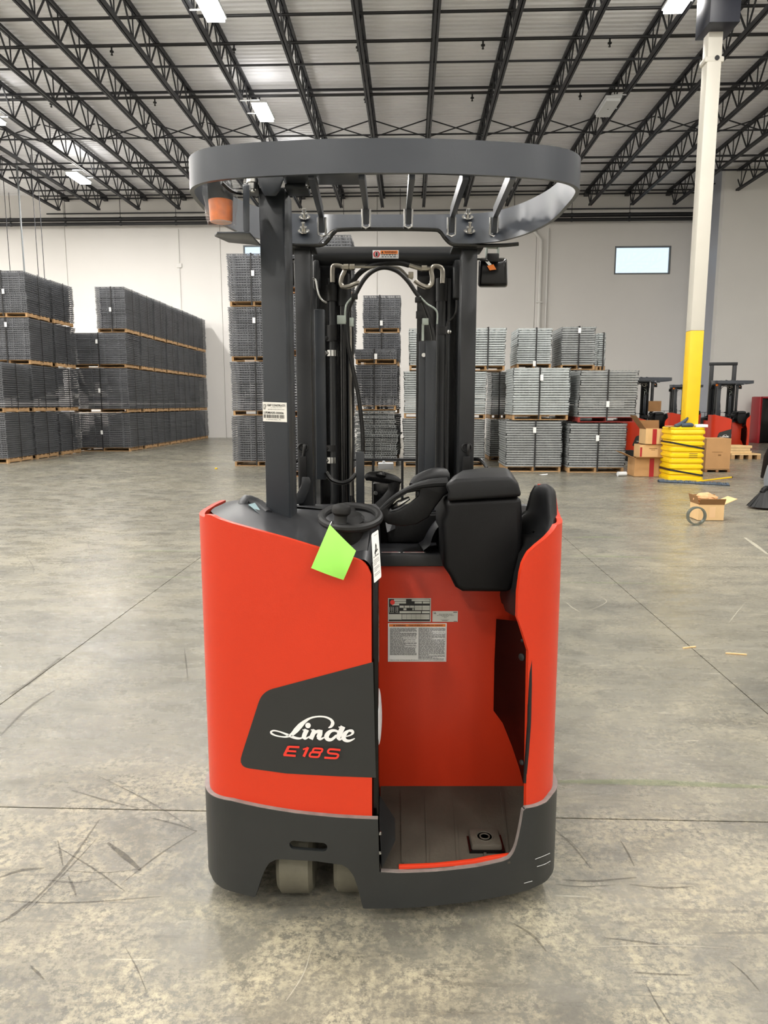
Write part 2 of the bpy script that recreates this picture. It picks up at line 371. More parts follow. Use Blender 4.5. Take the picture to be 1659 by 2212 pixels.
for a in px_: build('panel_joint', MB().box(a - .15, a + .15, WALL_Y + .06, WALL_Y + .2, 0, DECK_Z + .6), 'wall', wb, flat=True)
for n_, q in enumerate((W1, W2)):
    fr = MB(); t = .06
    for bx in ((q[0], q[1], q[2], q[2] + t), (q[0], q[1], q[3] - t, q[3]), (q[0], q[0] + t, q[2] + t, q[3] - t), (q[1] - t, q[1], q[2] + t, q[3] - t)):
        fr.box(bx[0], bx[1], WALL_Y - .02, WALL_Y + .1, bx[2], bx[3])
    wo = struct('window_%d' % (n_ + 1), fr, 'frame_grey', flat=True)
    build('pane', MB().box(q[0] + t, q[1] - t, WALL_Y + .04, WALL_Y + .05, q[2] + t, q[3] - t), 'glass', wo, flat=True)
for dz in (-.35, .42):
    prop(build('overhead_cable', MB().tube([(W1[0] - 6, 39, 9.3 + dz), (W1[1] + 6, 39, 10.6 + dz)], .05, 6), 'frame_grey', org=Vector((W1[0], 39, 9.5 + dz))),
         'slanting overhead cable outside, %s one seen through the right window' % ('lower' if dz < 0 else 'upper'), 'cable', 'cables outside the window')
struct('wall_side_return', MB().box(XJ, XJ + .3, JUT_Y + .3, WALL_Y, 0, DECK_Z + .6), 'wall_shaded', flat=True)
struct('wall_front_right', MB().box(XJ, XR, JUT_Y - .01, JUT_Y + .3, 0, DECK_Z + .6), 'wall', flat=True)
struct('wall_left', MB().box(XL - .3, XL, YB, WALL_Y, 0, DECK_Z + .6), 'wall', flat=True)
struct('wall_right', MB().box(XR, XR + .3, YB, WALL_Y, 0, DECK_Z + .6), 'wall', flat=True)
struct('wall_behind', MB().box(XL, XR, YB - .3, YB, 0, DECK_Z + .6), 'wall', flat=True)
# ribbed metal deck
dk = MB(); prof = []; y = YB; p_ = .2
while y < WALL_Y + .2:
    prof += [(y, DECK_Z), (y + .09, DECK_Z), (y + .11, DECK_Z + .045), (y + .18, DECK_Z + .045)]; y += p_
dk.loft([[(XL, a, z) for a, z in prof], [(XR, a, z) for a, z in prof]], cap=False, closed=False)
struct('ceiling', dk, 'deck', flat=True)
struct('trim_1', MB().box(XL, XR, YB - .1, WALL_Y + .3, DECK_Z + .3, DECK_Z + .4), 'deck', flat=True)
# roof joists
BZ, TZ = 9.81, 10.62
X0 = R(947, 0, Z=BZ).x; DX = (R(1320, 0, Z=BZ).x - R(222, 0, Z=BZ).x) / 6
jy0, jy1 = 9.0, WALL_Y - .35
def chord(z, h, y0, y1):
    return MB().box(-.065, -.012, y0, y1, z, z + h).box(.012, .065, y0, y1, z, z + h).box(-.065, .065, y0, y1, z + (h - .012 if h > 0 else 0), z + h)
j0 = thing('roof_joist', None, 'joist', (0, 0, 0), 'open-web roof joists')
build('bottom_chord', chord(BZ, .075, jy0, jy1 - .5), 'steel_dark', j0, flat=True)
build('top_chord', chord(TZ - .075, .075, jy0, jy1 + .3), 'steel_dark', j0, flat=True)
build('bearing_seat', MB().box(-.09, .09, jy1 - .1, jy1 + .34, TZ - .22, TZ - .075), 'steel_dark', j0, flat=True)
wd = build('web_member', MB().bar((0, 0, BZ + .03), (0, .55, TZ - .04), .034, .034), 'steel_dark', j0, flat=True)
we = build('web_member', MB().bar((0, 0, BZ + .03), (0, -.55, TZ - .04), .034, .034), 'steel_dark', j0, flat=True)
wv = build('web_member', MB().bar((0, 0, BZ + .03), (0, 0, TZ - .04), .026, .026), 'steel_dark', j0, flat=True)
yy = jy1 - .55; first = True
while yy > 10.2:
    for o in (wd, we, wv):
        if not first: o = o.copy(); COL.objects.link(o)
        o.location = (0, yy, 0)
    first = False; yy -= 1.1
ks = list(range(-9, 9)); ordw = ['first', 'second', 'third', 'fourth', 'fifth', 'sixth', 'seventh', 'eighth', 'ninth', 'tenth']
for n_, k in enumerate(ks):
    j = j0 if n_ == 0 else copy_tree(j0)
    j.location = (X0 + k * DX, 0, 0)
    side = 'middle' if k == 0 else ('left' if k < 0 else 'right')
    j['label'] = ('black open-web roof joist running straight up the middle of the ceiling' if k == 0 else
                  'black open-web roof joist, %s to the %s of the middle one' % (ordw[abs(k) - 1], side))
# bridging, bracing and pipes across the joists
XA, XB = X0 - 9.5 * DX, X0 + 8.5 * DX
def hY(h, ypx): return h / math.tan(math.atan((CY - ypx) / F) - PITCH)
for z, ypx, r, lab in ((BZ + .04, 136, .02, 'thin bottom bridging rod nearest the top of the picture'), (BZ + .04, 345, .028, 'bottom bridging angle beyond the crossed braces'),
                       (BZ + .04, 455, .022, 'bottom bridging rod at the joist ends by the back wall'), (TZ - .12, 192, .03, 'top bridging angle above the second sprinkler pipe'),
                       (TZ - .12, 375, .028, 'top bridging angle beyond the crossed braces'), (TZ - .12, 423, .022, 'top bridging angle closest to the back wall')):
    Y = hY(z - H, ypx)
    prop(build('bridging_angle', MB().box(XA, XB, Y - r, Y + r, z - r, z + r), 'steel_dark', flat=True, org=Vector((0, Y, z))), 'black ' + lab, 'bridging', 'bridging across the joists')
for z, ypx, r, heads, lab in ((10.3, 27, .035, 0, 'nearest the top edge of the picture'), (10.3, 88, .04, 1, 'second from the top edge, with hanging heads'), (10.3, 203, .04, 1, 'above the crossed braces, with hanging heads'),
                       (10.3, 357, .035, 1, 'just beyond the crossed braces'), (10.35, 404, .03, 0, 'fifth from the top edge'), (10.35, 416, .03, 0, 'last before the back wall')):
    Y = hY(z - H, ypx)
    t = thing('sprinkler_pipe', 'thin black sprinkler pipe across the joists, ' + lab, 'pipe', (0, Y, z), 'pipes under the roof deck')
    build('pipe_run', MB().tube([(XA, Y, z), (XB, Y, z)], r, 8), 'pipe_dark', t)
    if heads:
        xh = X0 - 8.2 * DX + heads * .3
        while xh < XB:
            build('sprinkler_head', MB().lathe((xh, Y, z - r), (0, 0, -1), [(0, .022), (.08, .022), (.08, .05), (.11, .05), (.13, .012), (.17, .03), (.18, .03)], 8), 'pipe_dark', t); xh += 3.05
Yx = hY(8.33, 291)
t = thing('cross_bracing', 'black crossed braces between the joists in one row above the truck roof', 'bracing', (0, Yx, BZ))
build('bottom_rail', MB().box(XA, XB, Yx - .02, Yx + .02, BZ + .05, BZ + .09), 'steel_dark', t, flat=True)
for k in range(-9, 8):
    xa, xb = X0 + k * DX + .05, X0 + (k + 1) * DX - .05
    build('brace', MB().bar((xa, Yx - .03, BZ), (xb, Yx - .03, BZ + .5), .03, .03), 'steel_dark', t, flat=True)
    build('brace', MB().bar((xa, Yx + .03, BZ + .5), (xb, Yx + .03, BZ), .03, .03), 'steel_dark', t, flat=True)
for n_, (ypx, r) in enumerate(((473, .085), (483, .07))):
    Y = WALL_Y - .45; z = R(300, ypx, Y=Y).z
    t = thing('wall_pipe', 'thick black pipe along the back wall, %s of the pair' % ('upper' if n_ == 0 else 'lower'), 'pipe', (0, Y, z), 'pipes along the back wall')
    build('pipe_run', MB().tube([(XL + .1, Y, z), (XJ - .02, Y, z)], r, 12), 'pipe_dark', t)
    for k in range(14):
        x = XL + 1.5 + k * 2.45
        if x < XJ: build('hanger', MB().tube([(x, Y, z), (x, Y, DECK_Z)], .012, 5).lathe((x - .04, Y, z), (1, 0, 0), [(0, r + .012), (.08, r + .012)], 12), 'steel_dark', t)
# high bay lights
def fixture(x, y, on, label, k=1.0):
    z = 9.68
    t = thing('high_bay_light', label, 'ceiling light', (x, y, z), 'high bay lights')
    build('housing', MB().box(x - .22, x + .22, y - .6, y + .6, z, z + .06), 'fixture', t, bevel=.01, flat=True)
    build('diffuser', MB().box(x - .19, x + .19, y - .56, y + .56, z - .075, z - .002), 'lens' if on else 'lens_off', t, flat=True)
    xj = X0 + round((x - X0) / DX) * DX
    for s in (-.45, .45): build('hanging_bracket', MB().bar((x, y + s, z + .06), (x, y + s, BZ - .02), .04, .015).bar((x, y + s, BZ - .01), (xj, y + s, BZ - .01), .04, .02), 'fixture', t, flat=True)
    if not on: build('sensor', MB().lathe((x, y, z - .02), (0, 0, -1), [(0, .06), (.04, .05), (.06, .01)], 12), 'steel_dark', t)
    if on:
        l = bpy.data.lights.new('lamp', 'AREA'); l.shape = 'RECTANGLE'; l.size = .36; l.size_y = 1.1; l.energy = LAMP_POWER * k; l.color = LAMP_COLOR
        lo = bpy.data.objects.new('lamp', l); COL.objects.link(lo); lo.parent = t; lo.location = (0, 0, -.085)
        u = bpy.data.lights.new('deck_fill', 'AREA'); u.shape = 'RECTANGLE'; u.size = .4; u.size_y = 1.1; u.energy = LAMP_POWER * DECK_FILL * k; u.color = LAMP_COLOR
        uo = bpy.data.objects.new('deck_fill', u); COL.objects.link(uo); uo.parent = t; uo.location = (0, 0, .07); uo.rotation_euler = (pi, 0, 0)
lx = [R(170, 385, Z=9.65).x, R(568, 243, Z=9.65).x, R(1305, 245, Z=9.65).x]
ly2 = R(568, 243, Z=9.65).y; ly1 = R(455, 12, Z=9.65).y; ly3 = R(170, 385, Z=9.65).y; dY = ly2 - ly1
rows = [ly3, ly2, ly1, ly1 - dY * 1.0, ly1 - 2 * dY, ly1 - 3 * dY, ly1 - 4 * dY, ly1 - 5 * dY]
for i, x in enumerate(lx + [lx[2] + 8.5, lx[0] - 8.3]):  # last row added out of view to brighten the back wall's left part
    for j, y in enumerate(rows):
        if i == 2 and j == 0: continue
        if i == 3 and j < 2: continue
        on = not (i == 2 and j == 1)
        nm = {(0, 0): 'glowing white high bay light low at the left over the tall dark stacks', (0, 1): 'glowing high bay light cut by the left edge of the picture',
              (1, 1): 'glowing high bay light just above the left part of the truck roof', (1, 2): 'glowing high bay light at the top edge left of centre',
              (2, 1): 'unlit pale high bay light hanging right of the truck roof', (2, 2): 'glowing high bay light at the top edge beside the white column'}.get((i, j),
              'white high bay light out of view, row %s, place %s from the back wall' % (['far left', 'left', 'right', 'far right', 'added left'][i], ordw[j]))
        fixture(x, y, on, nm, (1.25, 1.1, .85 if j < 3 else 1.1, .6 if j < 3 else 1.1, 1.25)[i] * (1.5, 1, 1, 1.15, 1.35, .8, .9, .9)[j])
# conduits and small things on the back wall
def wallX(px, py=600): return R(px, py, Y=WALL_Y).x
cd = thing('wall_conduit', 'pale vertical conduit with a junction box on the wall behind the left stacks', 'conduit', (wallX(389), WALL_Y, 0))
x = wallX(389); build('conduit_run', MB().tube([(x, WALL_Y - .03, 0), (x, WALL_Y - .03, 9.2)], .02, 6), 'wall', cd); zb = R(389, 574, Y=WALL_Y).z
build('junction_box', MB().box(x - .11, x + .11, WALL_Y - .08, WALL_Y, zb - .09, zb + .09), 'wall', cd, bevel=.01)
x = wallX(1166); cd = thing('downpipe', 'pale vertical downpipe on the back wall right of the truck mast', 'pipe', (x, WALL_Y, 0))
build('pipe_run', MB().tube([(x, WALL_Y - .09, 0), (x, WALL_Y - .09, 8.6), (x - .5, WALL_Y - .09, 9.2), (x - 1.1, WALL_Y - .3, 9.6)], .07, 10), 'wall', cd)
for z in (1.4, 3.6, 5.95): build('pipe_clamp', MB().box(x - .13, x + .13, WALL_Y - .18, WALL_Y - .02, z, z + .05), 'wall', cd, flat=True)
x = wallX(1181); prop(build('thin_downpipe', MB().tube([(x, WALL_Y - .05, 0), (x, WALL_Y - .05, 9.1)], .04, 8), 'wall', org=Vector((x, WALL_Y, 0))), 'thin pale pipe on the back wall beside the wider downpipe', 'pipe')
for px in (17, 48, 78, 91):
    x = R(px, 520, Y=28).x; prop(build('hanging_cable', MB().tube([(x, 28, R(px, 578, Y=28).z - 1.6), (x, 28, DECK_Z)], .014 if px != 48 else .035, 6), 'steel_dark' if px != 48 else 'frame_grey', org=Vector((x, 28, BZ))),
         {17: 'thin dark cable hanging from the roof at the far left edge', 48: 'wider grey drop pipe hanging behind the far left stack', 78: 'thin cable hanging between the grey drop pipe and the darkest cable', 91: 'darkest cable hanging above the top left stack'}[px], 'cable')
# ------------------------------------------------------------------ column with its guard
cyl = R(1480, 1037, Z=0).y + .1; CXc = R(1501.5, 800, Y=cyl).x; hw = .135
zY = R(1500, 714, Y=cyl).z
co = thing('steel_column', 'square steel column, white above and yellow below, on the right', 'column', (CXc, cyl + hw, 0))
build('yellow_section', MB().box(CXc - hw, CXc + hw, cyl, cyl + 2 * hw, 0, zY), 'yellow', co, bevel=.015)
build('white_section', MB().box(CXc - hw, CXc + hw, cyl, cyl + 2 * hw, zY, TZ), 'col_white', co, bevel=.015)
zk = R(1545, 128, Y=cyl).z
build('weld_collar', MB().box(CXc - hw - .05, CXc + hw + .05, cyl - .01, cyl + 2 * hw + .01, zk - .05, zk + .06), 'col_white', co, bevel=.03)
build('bolt_hole', MB().lathe((CXc + .04, cyl - .012, zk + .02), (0, -1, 0), [(0, .045), (.01, .045)], 14), 'strap', co)
bz = R(1535, 48, Y=cyl - .35).z; bx0 = R(1536, 30, Y=cyl - .35).x; bx1 = R(1600, 30, Y=cyl - .35).x
build('girder_box', MB().box(bx0 - .02, bx1, cyl - .35, cyl + .34, bz, TZ), 'box_navy', co, bevel=.01)['label'] = 'dark navy steel box around the column head'
gY = R(1487, 1037, Z=0).y - .02; gx = R(1487, 980, Y=gY).x; gz = R(1487, 923, Y=gY + .1).z; g0 = Vector((gx, gY + .36, 0))
cg = thing('column_guard', 'yellow ribbed plastic guard strapped around the foot of the column', 'column protector', g0)
rings = []; nR = 7
def rsq(hw_, r, z, cxy, n=6):
    out = []
    for qx, qy, a0 in ((1, 1, 0), (-1, 1, 90), (-1, -1, 180), (1, -1, 270)):
        for k in range(n + 1):
            a = math.radians(a0 + 90 * k / n); out.append((cxy[0] + qx * (hw_ - r) + r * math.cos(a), cxy[1] + qy * (hw_ - r) + r * math.sin(a), z))
    return out
gw = .345; hh = gz
prof = [(0, gw + .01), (.05, gw + .01)]
for k in range(8):
    z0_ = .07 + k * (hh - .13) / 8; st = (hh - .13) / 8
    prof += [(z0_, gw - .02), (z0_ + st * .2, gw - .025), (z0_ + st * .45, gw + .005), (z0_ + st * .8, gw + .005)]
prof += [(hh - .05, gw - .01), (hh - .02, gw), (hh, gw - .02), (hh, hw + .03), (hh - .12, hw + .02)]
build('guard_shell', MB().loft([rsq(a, min(.1, a * .4), z, g0) for z, a in prof]), 'yellow_plastic', cg)
for zf, sl in ((.60, -.13), (.085, -.12)):
    sr = []; 
    for dz_ in (0, .035):
        sr.append([(p[0], p[1], zf * hh + dz_ + sl * (p[0] - g0.x) / gw * .5 + .04) for p in rsq(gw + .012, .1, 0, g0)])
    build('strap', MB().loft(sr, cap=False), 'strap', cg)
lb = MB(); fnG = lambda u, v: Vector((g0.x + u, g0.y - gw - .008, v))
for k in range(3): rect(lb, .02, .19, hh * .5 - k * .035, hh * .5 - k * .035 + .01, fnG)
build('moulded_lettering', lb, 'ink', cg, flat=True)
zt = hh
prop(build('work_glove', MB().tube([(gx - .27, gY + .1, zt + .03), (gx - .18, gY + .12, zt + .05), (gx - .08, gY + .1, zt + .12), (gx - .02, gY + .08, zt + .2)], [.03, .045, .04, .015], 8, smooth=3).tube([(gx - .14, gY + .08, zt + .04), (gx + .02, gY + .06, zt + .05), (gx + .08, gY + .06, zt + .03)], [.04, .045, .03], 8, smooth=3), 'mop', org=Vector((gx - .1, gY + .1, zt))), 'crumpled grey work gloves on the left top of the yellow guard', 'gloves')
prop(build('paper_pad', MB().box(gx + .13, gx + .37, gY + .02, gY + .3, zt + .001, zt + .06), 'white', bevel=.01, org=Vector((gx + .2, gY + .1, zt))), 'white pad of papers on the right top of the yellow guard', 'papers')
prop(build('wood_offcut', MB().box(gx - .42, gx - .2, gY + .16, gY + .26, zt + .001, zt + .03), 'wood', bevel=.004, org=Vector((gx - .3, gY + .2, zt))), 'small wood offcut sticking out over the left of the yellow guard', 'wood')
# ------------------------------------------------------------------ pallet loads of wire shelf decks
DECKS = {}
def deck_mesh(kind, w_, d_):
    key = (kind, round(w_, 2), round(d_, 2))
    if key in DECKS: return DECKS[key]
    b = MB(); r = .0042
    if kind == 'wire':
        ny = int(w_ / .062); nx = int(d_ / .11)
        for i in range(ny + 1):
            x = -w_ / 2 + w_ * i / ny; b.bar((x, 0, .042), (x, d_, .042), 2 * r, 2 * r)
            b.bar((x, 0, .042), (x, -.004, 0), 2 * r, 2 * r, up=(0, 1, 0)); b.bar((x, d_, .042), (x, d_ + .004, 0), 2 * r, 2 * r, up=(0, 1, 0))
        for i in range(nx + 1):
            y_ = d_ * i / nx; b.bar((-w_ / 2 - .03, y_, .036), (w_ / 2 + .03, y_, .036), 2 * r, 2 * r)
        for y_ in (-.006, d_ + .006): b.bar((-w_ / 2 - .02, y_, .004), (w_ / 2 + .02, y_, .004), 2.4 * r, 2.4 * r); b.bar((-w_ / 2 - .02, y_, .046), (w_ / 2 + .02, y_, .046), 2.4 * r, 2.4 * r)
        for i in range(4):
            x = -w_ / 2 + w_ * (i + .5) / 4; b.box(x - .02, x + .02, .01, d_ - .01, .012, .036)
        for sx in (-1, 1): b.bar((sx * w_ / 2, 0, .016), (sx * w_ / 2, d_, .016), 3 * r, 3 * r)
    else:
        ny = int(w_ / .07)
        for sx in (-1, 1): b.box(min(sx * w_ / 2, sx * (w_ / 2 - .02)), max(sx * w_ / 2, sx * (w_ / 2 - .02)), 0, d_, 0, .037)
        b.box(-w_ / 2, w_ / 2, 0, .018, 0, .037); b.box(-w_ / 2, w_ / 2, d_ - .018, d_, 0, .037)
        for i in range(5):
            x = -w_ / 2 + w_ * (i + .5) / 5; b.box(x - .025, x + .025, .01, d_ - .01, .004, .03)
        for i in range(ny + 1):
            x = -w_ / 2 + w_ * i / ny; b.bar((x, -.012, .041), (x, d_ + .012, .041), 2 * r, 2 * r)
        for i in range(5): b.bar((-w_ / 2 - .012, d_ * (i + .5) / 5, .036), (w_ / 2 + .012, d_ * (i + .5) / 5, .036), 2 * r, 2 * r)
    DECKS[key] = b; return b
MESHC = {}; SW = {}
PITCHZ = .056
def load(x0, x1, yf, dep, z0, z1, kind, m, label, group, wood='wood', strap=True, tag=None, mess=0, pallet=True, tx=None):
    w_ = round(x1 - x0, 2); xc = (x0 + x1) / 2
    t = thing('wire_deck_load', label, 'pallet load', (xc, yf, z0), group)
    key = ('p', w_, dep, wood)
    z = .002
    if pallet:
        if key not in MESHC:
            b = MB(); pw = w_ * .94
            b.box(-.025, .025, .02, dep - .02, .018, .10)
            pb = build('pallet', b, wood, t, flat=True); pb.data.transform(Matrix.Translation(Vector((xc, yf, z0)))); MESHC[key] = pb.data
            bb = MB().box(-pw / 2, pw / 2, -.045, .045, 0, .018); tb = build('board', bb, wood, pb, flat=True); tb.data.transform(Matrix.Translation(Vector((xc, yf, z0)))); MESHC[key + ('b',)] = tb.data
            tb.location = (0, .065, 0)
            SW[key] = (w_ * .94 - .05) / 2
        else:
            pb = bpy.data.objects.new('pallet', MESHC[key]); COL.objects.link(pb); pb.parent = t
            tb = bpy.data.objects.new('board', MESHC[key + ('b',)]); COL.objects.link(tb); tb.parent = pb; tb.location = (0, .065, 0)
        for sx_ in (-1, 1):
            q = bpy.data.objects.new('stringer', MESHC[key]); COL.objects.link(q); q.parent = pb; q.location = (sx_ * SW[key], 0, 0)
        for zz, lst in ((.1, [.065 + (dep - .13) * i / 5 for i in range(6)]), (0, [dep / 2, dep - .065])):
            for yv in lst:
                q = tb.copy(); COL.objects.link(q); q.parent = pb; q.location = (0, yv, zz)
        z = .121
    n = max(1, int((z1 - z0 - z) / (PITCHZ if kind == 'wire' else .054))); pz = (z1 - z0 - z) / n
    key = (kind, m, w_, dep)
    if key not in MESHC:
        o = build('wire_deck', MB().add(deck_mesh(kind, w_ - .06, dep).v, deck_mesh(kind, w_ - .06, dep).f), m, t, flat=True)
        o.data.transform(Matrix.Translation(Vector((xc, yf, z0)))); MESHC[key] = o.data
    else: o = None
    lean = rnd(-.02, .02); lx_ = 0
    for i in range(n):
        q = o if o else bpy.data.objects.new('wire_deck', MESHC[key])
        if not o: COL.objects.link(q); q.parent = t
        o = None
        lx_ += rnd(-.006, .006) + mess * rnd(-.03, .03)
        q.location = (lx_ + lean * i / n + rnd(-.008, .008), rnd(-.012, .012) + mess * rnd(-.1, .1), z + i * pz)
        q.rotation_euler = (mess * rnd(-.03, .03), mess * rnd(-.02, .02), rnd(-.006, .006) + mess * rnd(-.1, .1))
    if strap:
        sx = xc + rnd(-.05, .05); hh_ = z1 - z0
        sb = MB().box(sx - .016, sx + .016, yf - .035, yf - .028, z0 + .02, z1 + .004).box(sx - .016, sx + .016, yf - .03, yf + dep - .05, z1 - .001, z1 + .005)
        sy = yf + dep * .5; sb.box(x1 + .0, x1 + .007, sy - .014, sy + .014, z0 + .06, z1 + .003)
        build('strap', sb, 'strap', t, flat=True)
    if tag is not None:
        sx = (xc if tx is None else tx); zt_ = z0 + (z1 - z0) * tag
        build('paper_tag', MB().box(sx - .035, sx + .035, yf - .05, yf - .045, zt_ - .065, zt_ + .065), 'white', t, flat=True)
    if len(t['label'].split()) > 16: print('LONG', t['label'])
    return t
TN = ['bottom', 'second', 'third', 'top', 'topmost']
def stack(px0, px1, yf, dep, ys, kind, m, where, group, shift=None, ms=None, tags=None, woods=None, mess=None, names=None, first=0):
    z = 0; n = len(ys)
    for i, yp in enumerate(ys):
        a, b = (shift[i] if shift and shift[i] else (px0, px1))
        z1 = R((a + b) / 2, yp, Y=yf).z; x0, x1 = R(a, 872, Y=yf).x, R(b, 872, Y=yf).x
        if i >= first:
            nm = (names[i] if names else ('topmost' if i == n - 1 and n > 1 else TN[i]))
            load(x0, x1, yf, dep, z, z1 - .02, kind, ms[i] if ms else m, '%s bundle of %s' % (nm, where), group,
                 tag=(tags[i] if tags else None), wood=(woods[i] if woods else 'wood'), mess=(mess[i] if mess else 0))
        z = z1 - .003
gL, gM, gR_ = 'dark wire deck bundles in the tall left block', 'wire deck bundles behind the truck', 'pale wire deck bundles right of the truck'
A_Y = R(550, 1007, Z=0).y
stack(500, 608, A_Y, 1.25, [897, 780, 661, 545], 'wire', 'wire', 'dark wire decks in the column just left of the truck post', gM, tags=[None, None, .75, .62])
B_Y = R(680, 1030, Z=0).y
stack(614, 760, B_Y, 1.25, [900, 768, 632, 505], 'wire', 'wire', 'dark wire decks in the column seen between the truck posts', gM, woods=['wood_dark'] * 4)
C_Y = R(800, 1008, Z=0).y + .2
stack(766, 858, C_Y, 1.25, [886, 786, 752], 'wire', 'wire', 'wire decks in the near column seen through the mast', gM, ms=['wire_grey', 'wire', 'wire'], mess=[.9, .05, .1], tags=[None, None, .5],
      names=['messy pale bottom', 'dark middle', 'thin dark top'])
stack(784, 864, C_Y + 1.95, 1.25, [893, 790, 718, 636], 'wire', 'wire', 'dark wire decks in the far column seen through the mast', gM, tags=[None, None, .3, .25])
D_Y = R(950, 1008, Z=0).y
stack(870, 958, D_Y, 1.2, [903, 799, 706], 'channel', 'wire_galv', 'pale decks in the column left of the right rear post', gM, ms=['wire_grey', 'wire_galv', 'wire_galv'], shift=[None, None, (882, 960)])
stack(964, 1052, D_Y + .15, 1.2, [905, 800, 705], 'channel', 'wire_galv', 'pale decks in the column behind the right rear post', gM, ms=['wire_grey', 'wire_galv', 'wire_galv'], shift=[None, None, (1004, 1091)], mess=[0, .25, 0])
stack(1058, 1104, D_Y + 1.9, 1.2, [905, 800], 'channel', 'wire_grey', 'grey decks standing in the gap behind the nearest pale column', gR_)
E_Y = R(1150, 1019, Z=0).y
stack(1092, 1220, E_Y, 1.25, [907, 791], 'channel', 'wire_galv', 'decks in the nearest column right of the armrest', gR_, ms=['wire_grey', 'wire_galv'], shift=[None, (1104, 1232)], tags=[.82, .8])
stack(1112, 1190, E_Y + 2.0, 1.25, [900, 796, 706], 'channel', 'wire_galv', 'pale decks in the column behind the nearest column', gR_, tags=[None, None, .12])
F_Y = R(1290, 1021, Z=0).y
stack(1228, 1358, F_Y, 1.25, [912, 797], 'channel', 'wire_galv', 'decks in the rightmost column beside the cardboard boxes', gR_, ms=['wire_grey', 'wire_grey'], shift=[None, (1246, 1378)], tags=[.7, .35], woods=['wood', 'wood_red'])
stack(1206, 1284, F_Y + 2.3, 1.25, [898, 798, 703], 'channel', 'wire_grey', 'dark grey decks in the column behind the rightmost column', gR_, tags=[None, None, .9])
stack(1284, 1304, F_Y + 4.0, 1.25, [893, 800, 717], 'channel', 'wire_galv', 'narrow pale decks peeking out at the right of the back row', gR_)
# tall left block: near part P, far part Q receding to the wall
PX1 = R(20, 1001, Z=0).x; PY = R(20, 1001, Z=0).y; PX0 = PX1 - 1.25
rown = ['first', 'second', 'third', 'fourth', 'fifth', 'sixth', 'seventh']
zP = [0, R(100, 890, Y=PY + 1.5).z, R(100, 787, Y=PY + 1.5).z, R(95, 685, Y=PY + 1.5).z, R(90, 583, Y=PY + 1.5).z]
for r_ in range(3):
    for k in range(2 if r_ == 0 else 4):
        load(PX0, PX1, PY + r_ * 1.5, 1.3, zP[k] + (.008 if k else 0), zP[k + 1] - .01, 'wire', 'wire', 'dark wire decks, %s tier of the %s row at the far left edge' % (TN[k], rown[r_]), gL, tag={2: .85, 3: .55}.get(k) if r_ == 1 else None)
QX1 = R(285, 975, Z=0).x; QY = R(285, 975, Z=0).y; QX0 = R(160, 975, Z=0).x
zQ = [0, R(220, 892, Y=QY).z, R(220, 795, Y=QY).z, R(220, 718, Y=QY).z]; zQ4b, zQ4t = zQ[3] + .012, R(250, 622, Y=QY + .35).z
for r_ in range(7):
    y0_ = QY + r_ * 1.34
    for k in range(4):
        a = QX0 if k < 3 else R(213, 660, Y=QY + .35).x
        if r_: a = QX1 - 1.25
        load(a, QX1, y0_ + (.1 if k == 3 else 0), 1.2, zQ[k] + (.012 if k else 0), (zQ[k + 1] - .01) if k < 3 else zQ4t, 'wire', 'wire',
             ('dark wire decks, %s tier, front row of the far left block' % TN[k]) if r_ == 0 else 'dark wire decks, %s tier, %s row behind the far left block front' % (TN[k], rown[r_ - 1]), gL,
             tag=([.5, .5, .75, .5][k] if r_ == 0 else None), strap=True)
# ================================================================== THE REACH TRUCK
def pr(px, Y): return px / 2 * Y / F          # radius of something px wide at depth Y
XM, HWB, XA_, YR0, KC = -.009, .566, .43, 1.972, .29
def footprint(off, yl, yr):
    hw_ = HWB; pts = []
    ya = YR0 + KC * XA_ ** 2; sl = 2 * KC * XA_
    half = [(x, YR0 + KC * x * x) for x in [XA_ * i / 24 for i in range(25)]]
    c_ = (hw_, ya + (hw_ - XA_) * sl); e_ = (hw_, ya + .17)
    for i in range(1, 17):
        t = i / 16; half.append(((1 - t) ** 2 * XA_ + 2 * t * (1 - t) * c_[0] + t * t * e_[0], (1 - t) ** 2 * ya + 2 * t * (1 - t) * c_[1] + t * t * e_[1]))
    def side(yend, sg):
        p = list(half); y = half[-1][1]
        while y < yend - .02: y = min(y + .03, yend); p.append((hw_, y))
        return [(sg * a, b) for a, b in p]
    full = side(yl, -1)[::-1] + side(yr, 1)[1:]
    out = []
    for i, (a, b) in enumerate(full):
        p0 = full[max(i - 1, 0)]; p1 = full[min(i + 1, len(full) - 1)]; d = Vector((p1[0] - p0[0], p1[1] - p0[1])).normalized(); n = Vector((d.y, -d.x))
        out.append((XM + a + n.x * off, b + n.y * off, n.x, n.y))
    return out
RED_OFF = -.014
def rearY(x, off=0):
    fp = [p for p in footprint(off, 2.3, 2.3)]
    if x <= fp[0][0]: return 2.3
    for p, q in zip(fp, fp[1:]):
        if p[0] <= x <= q[0]: return p[1] + (q[1] - p[1]) * (x - p[0]) / max(q[0] - p[0], 1e-9)
    return 2.3
def surf(px, py, off=0.0):
    Y = 2.0
    for _ in range(8): v = T(px, py, Y=Y); Y = rearY(v.x, off)
    return T(px, py, Y=Y)
def tabs(pts, off): return sorted([(surf(a, b, off).x, surf(a, b, off).z) for a, b in pts])
def shell(cols, thick):                        # cols: (x, y, nx, ny, zlo, zhi)
    b = MB(); rings = []
    for x, y, nx, ny, z0, z1 in cols:
        rings.append([(x, y, z0), (x, y, z1), (x - nx * thick, y - ny * thick, z1), (x - nx * thick, y - ny * thick, z0)])
    return b.loft(rings)
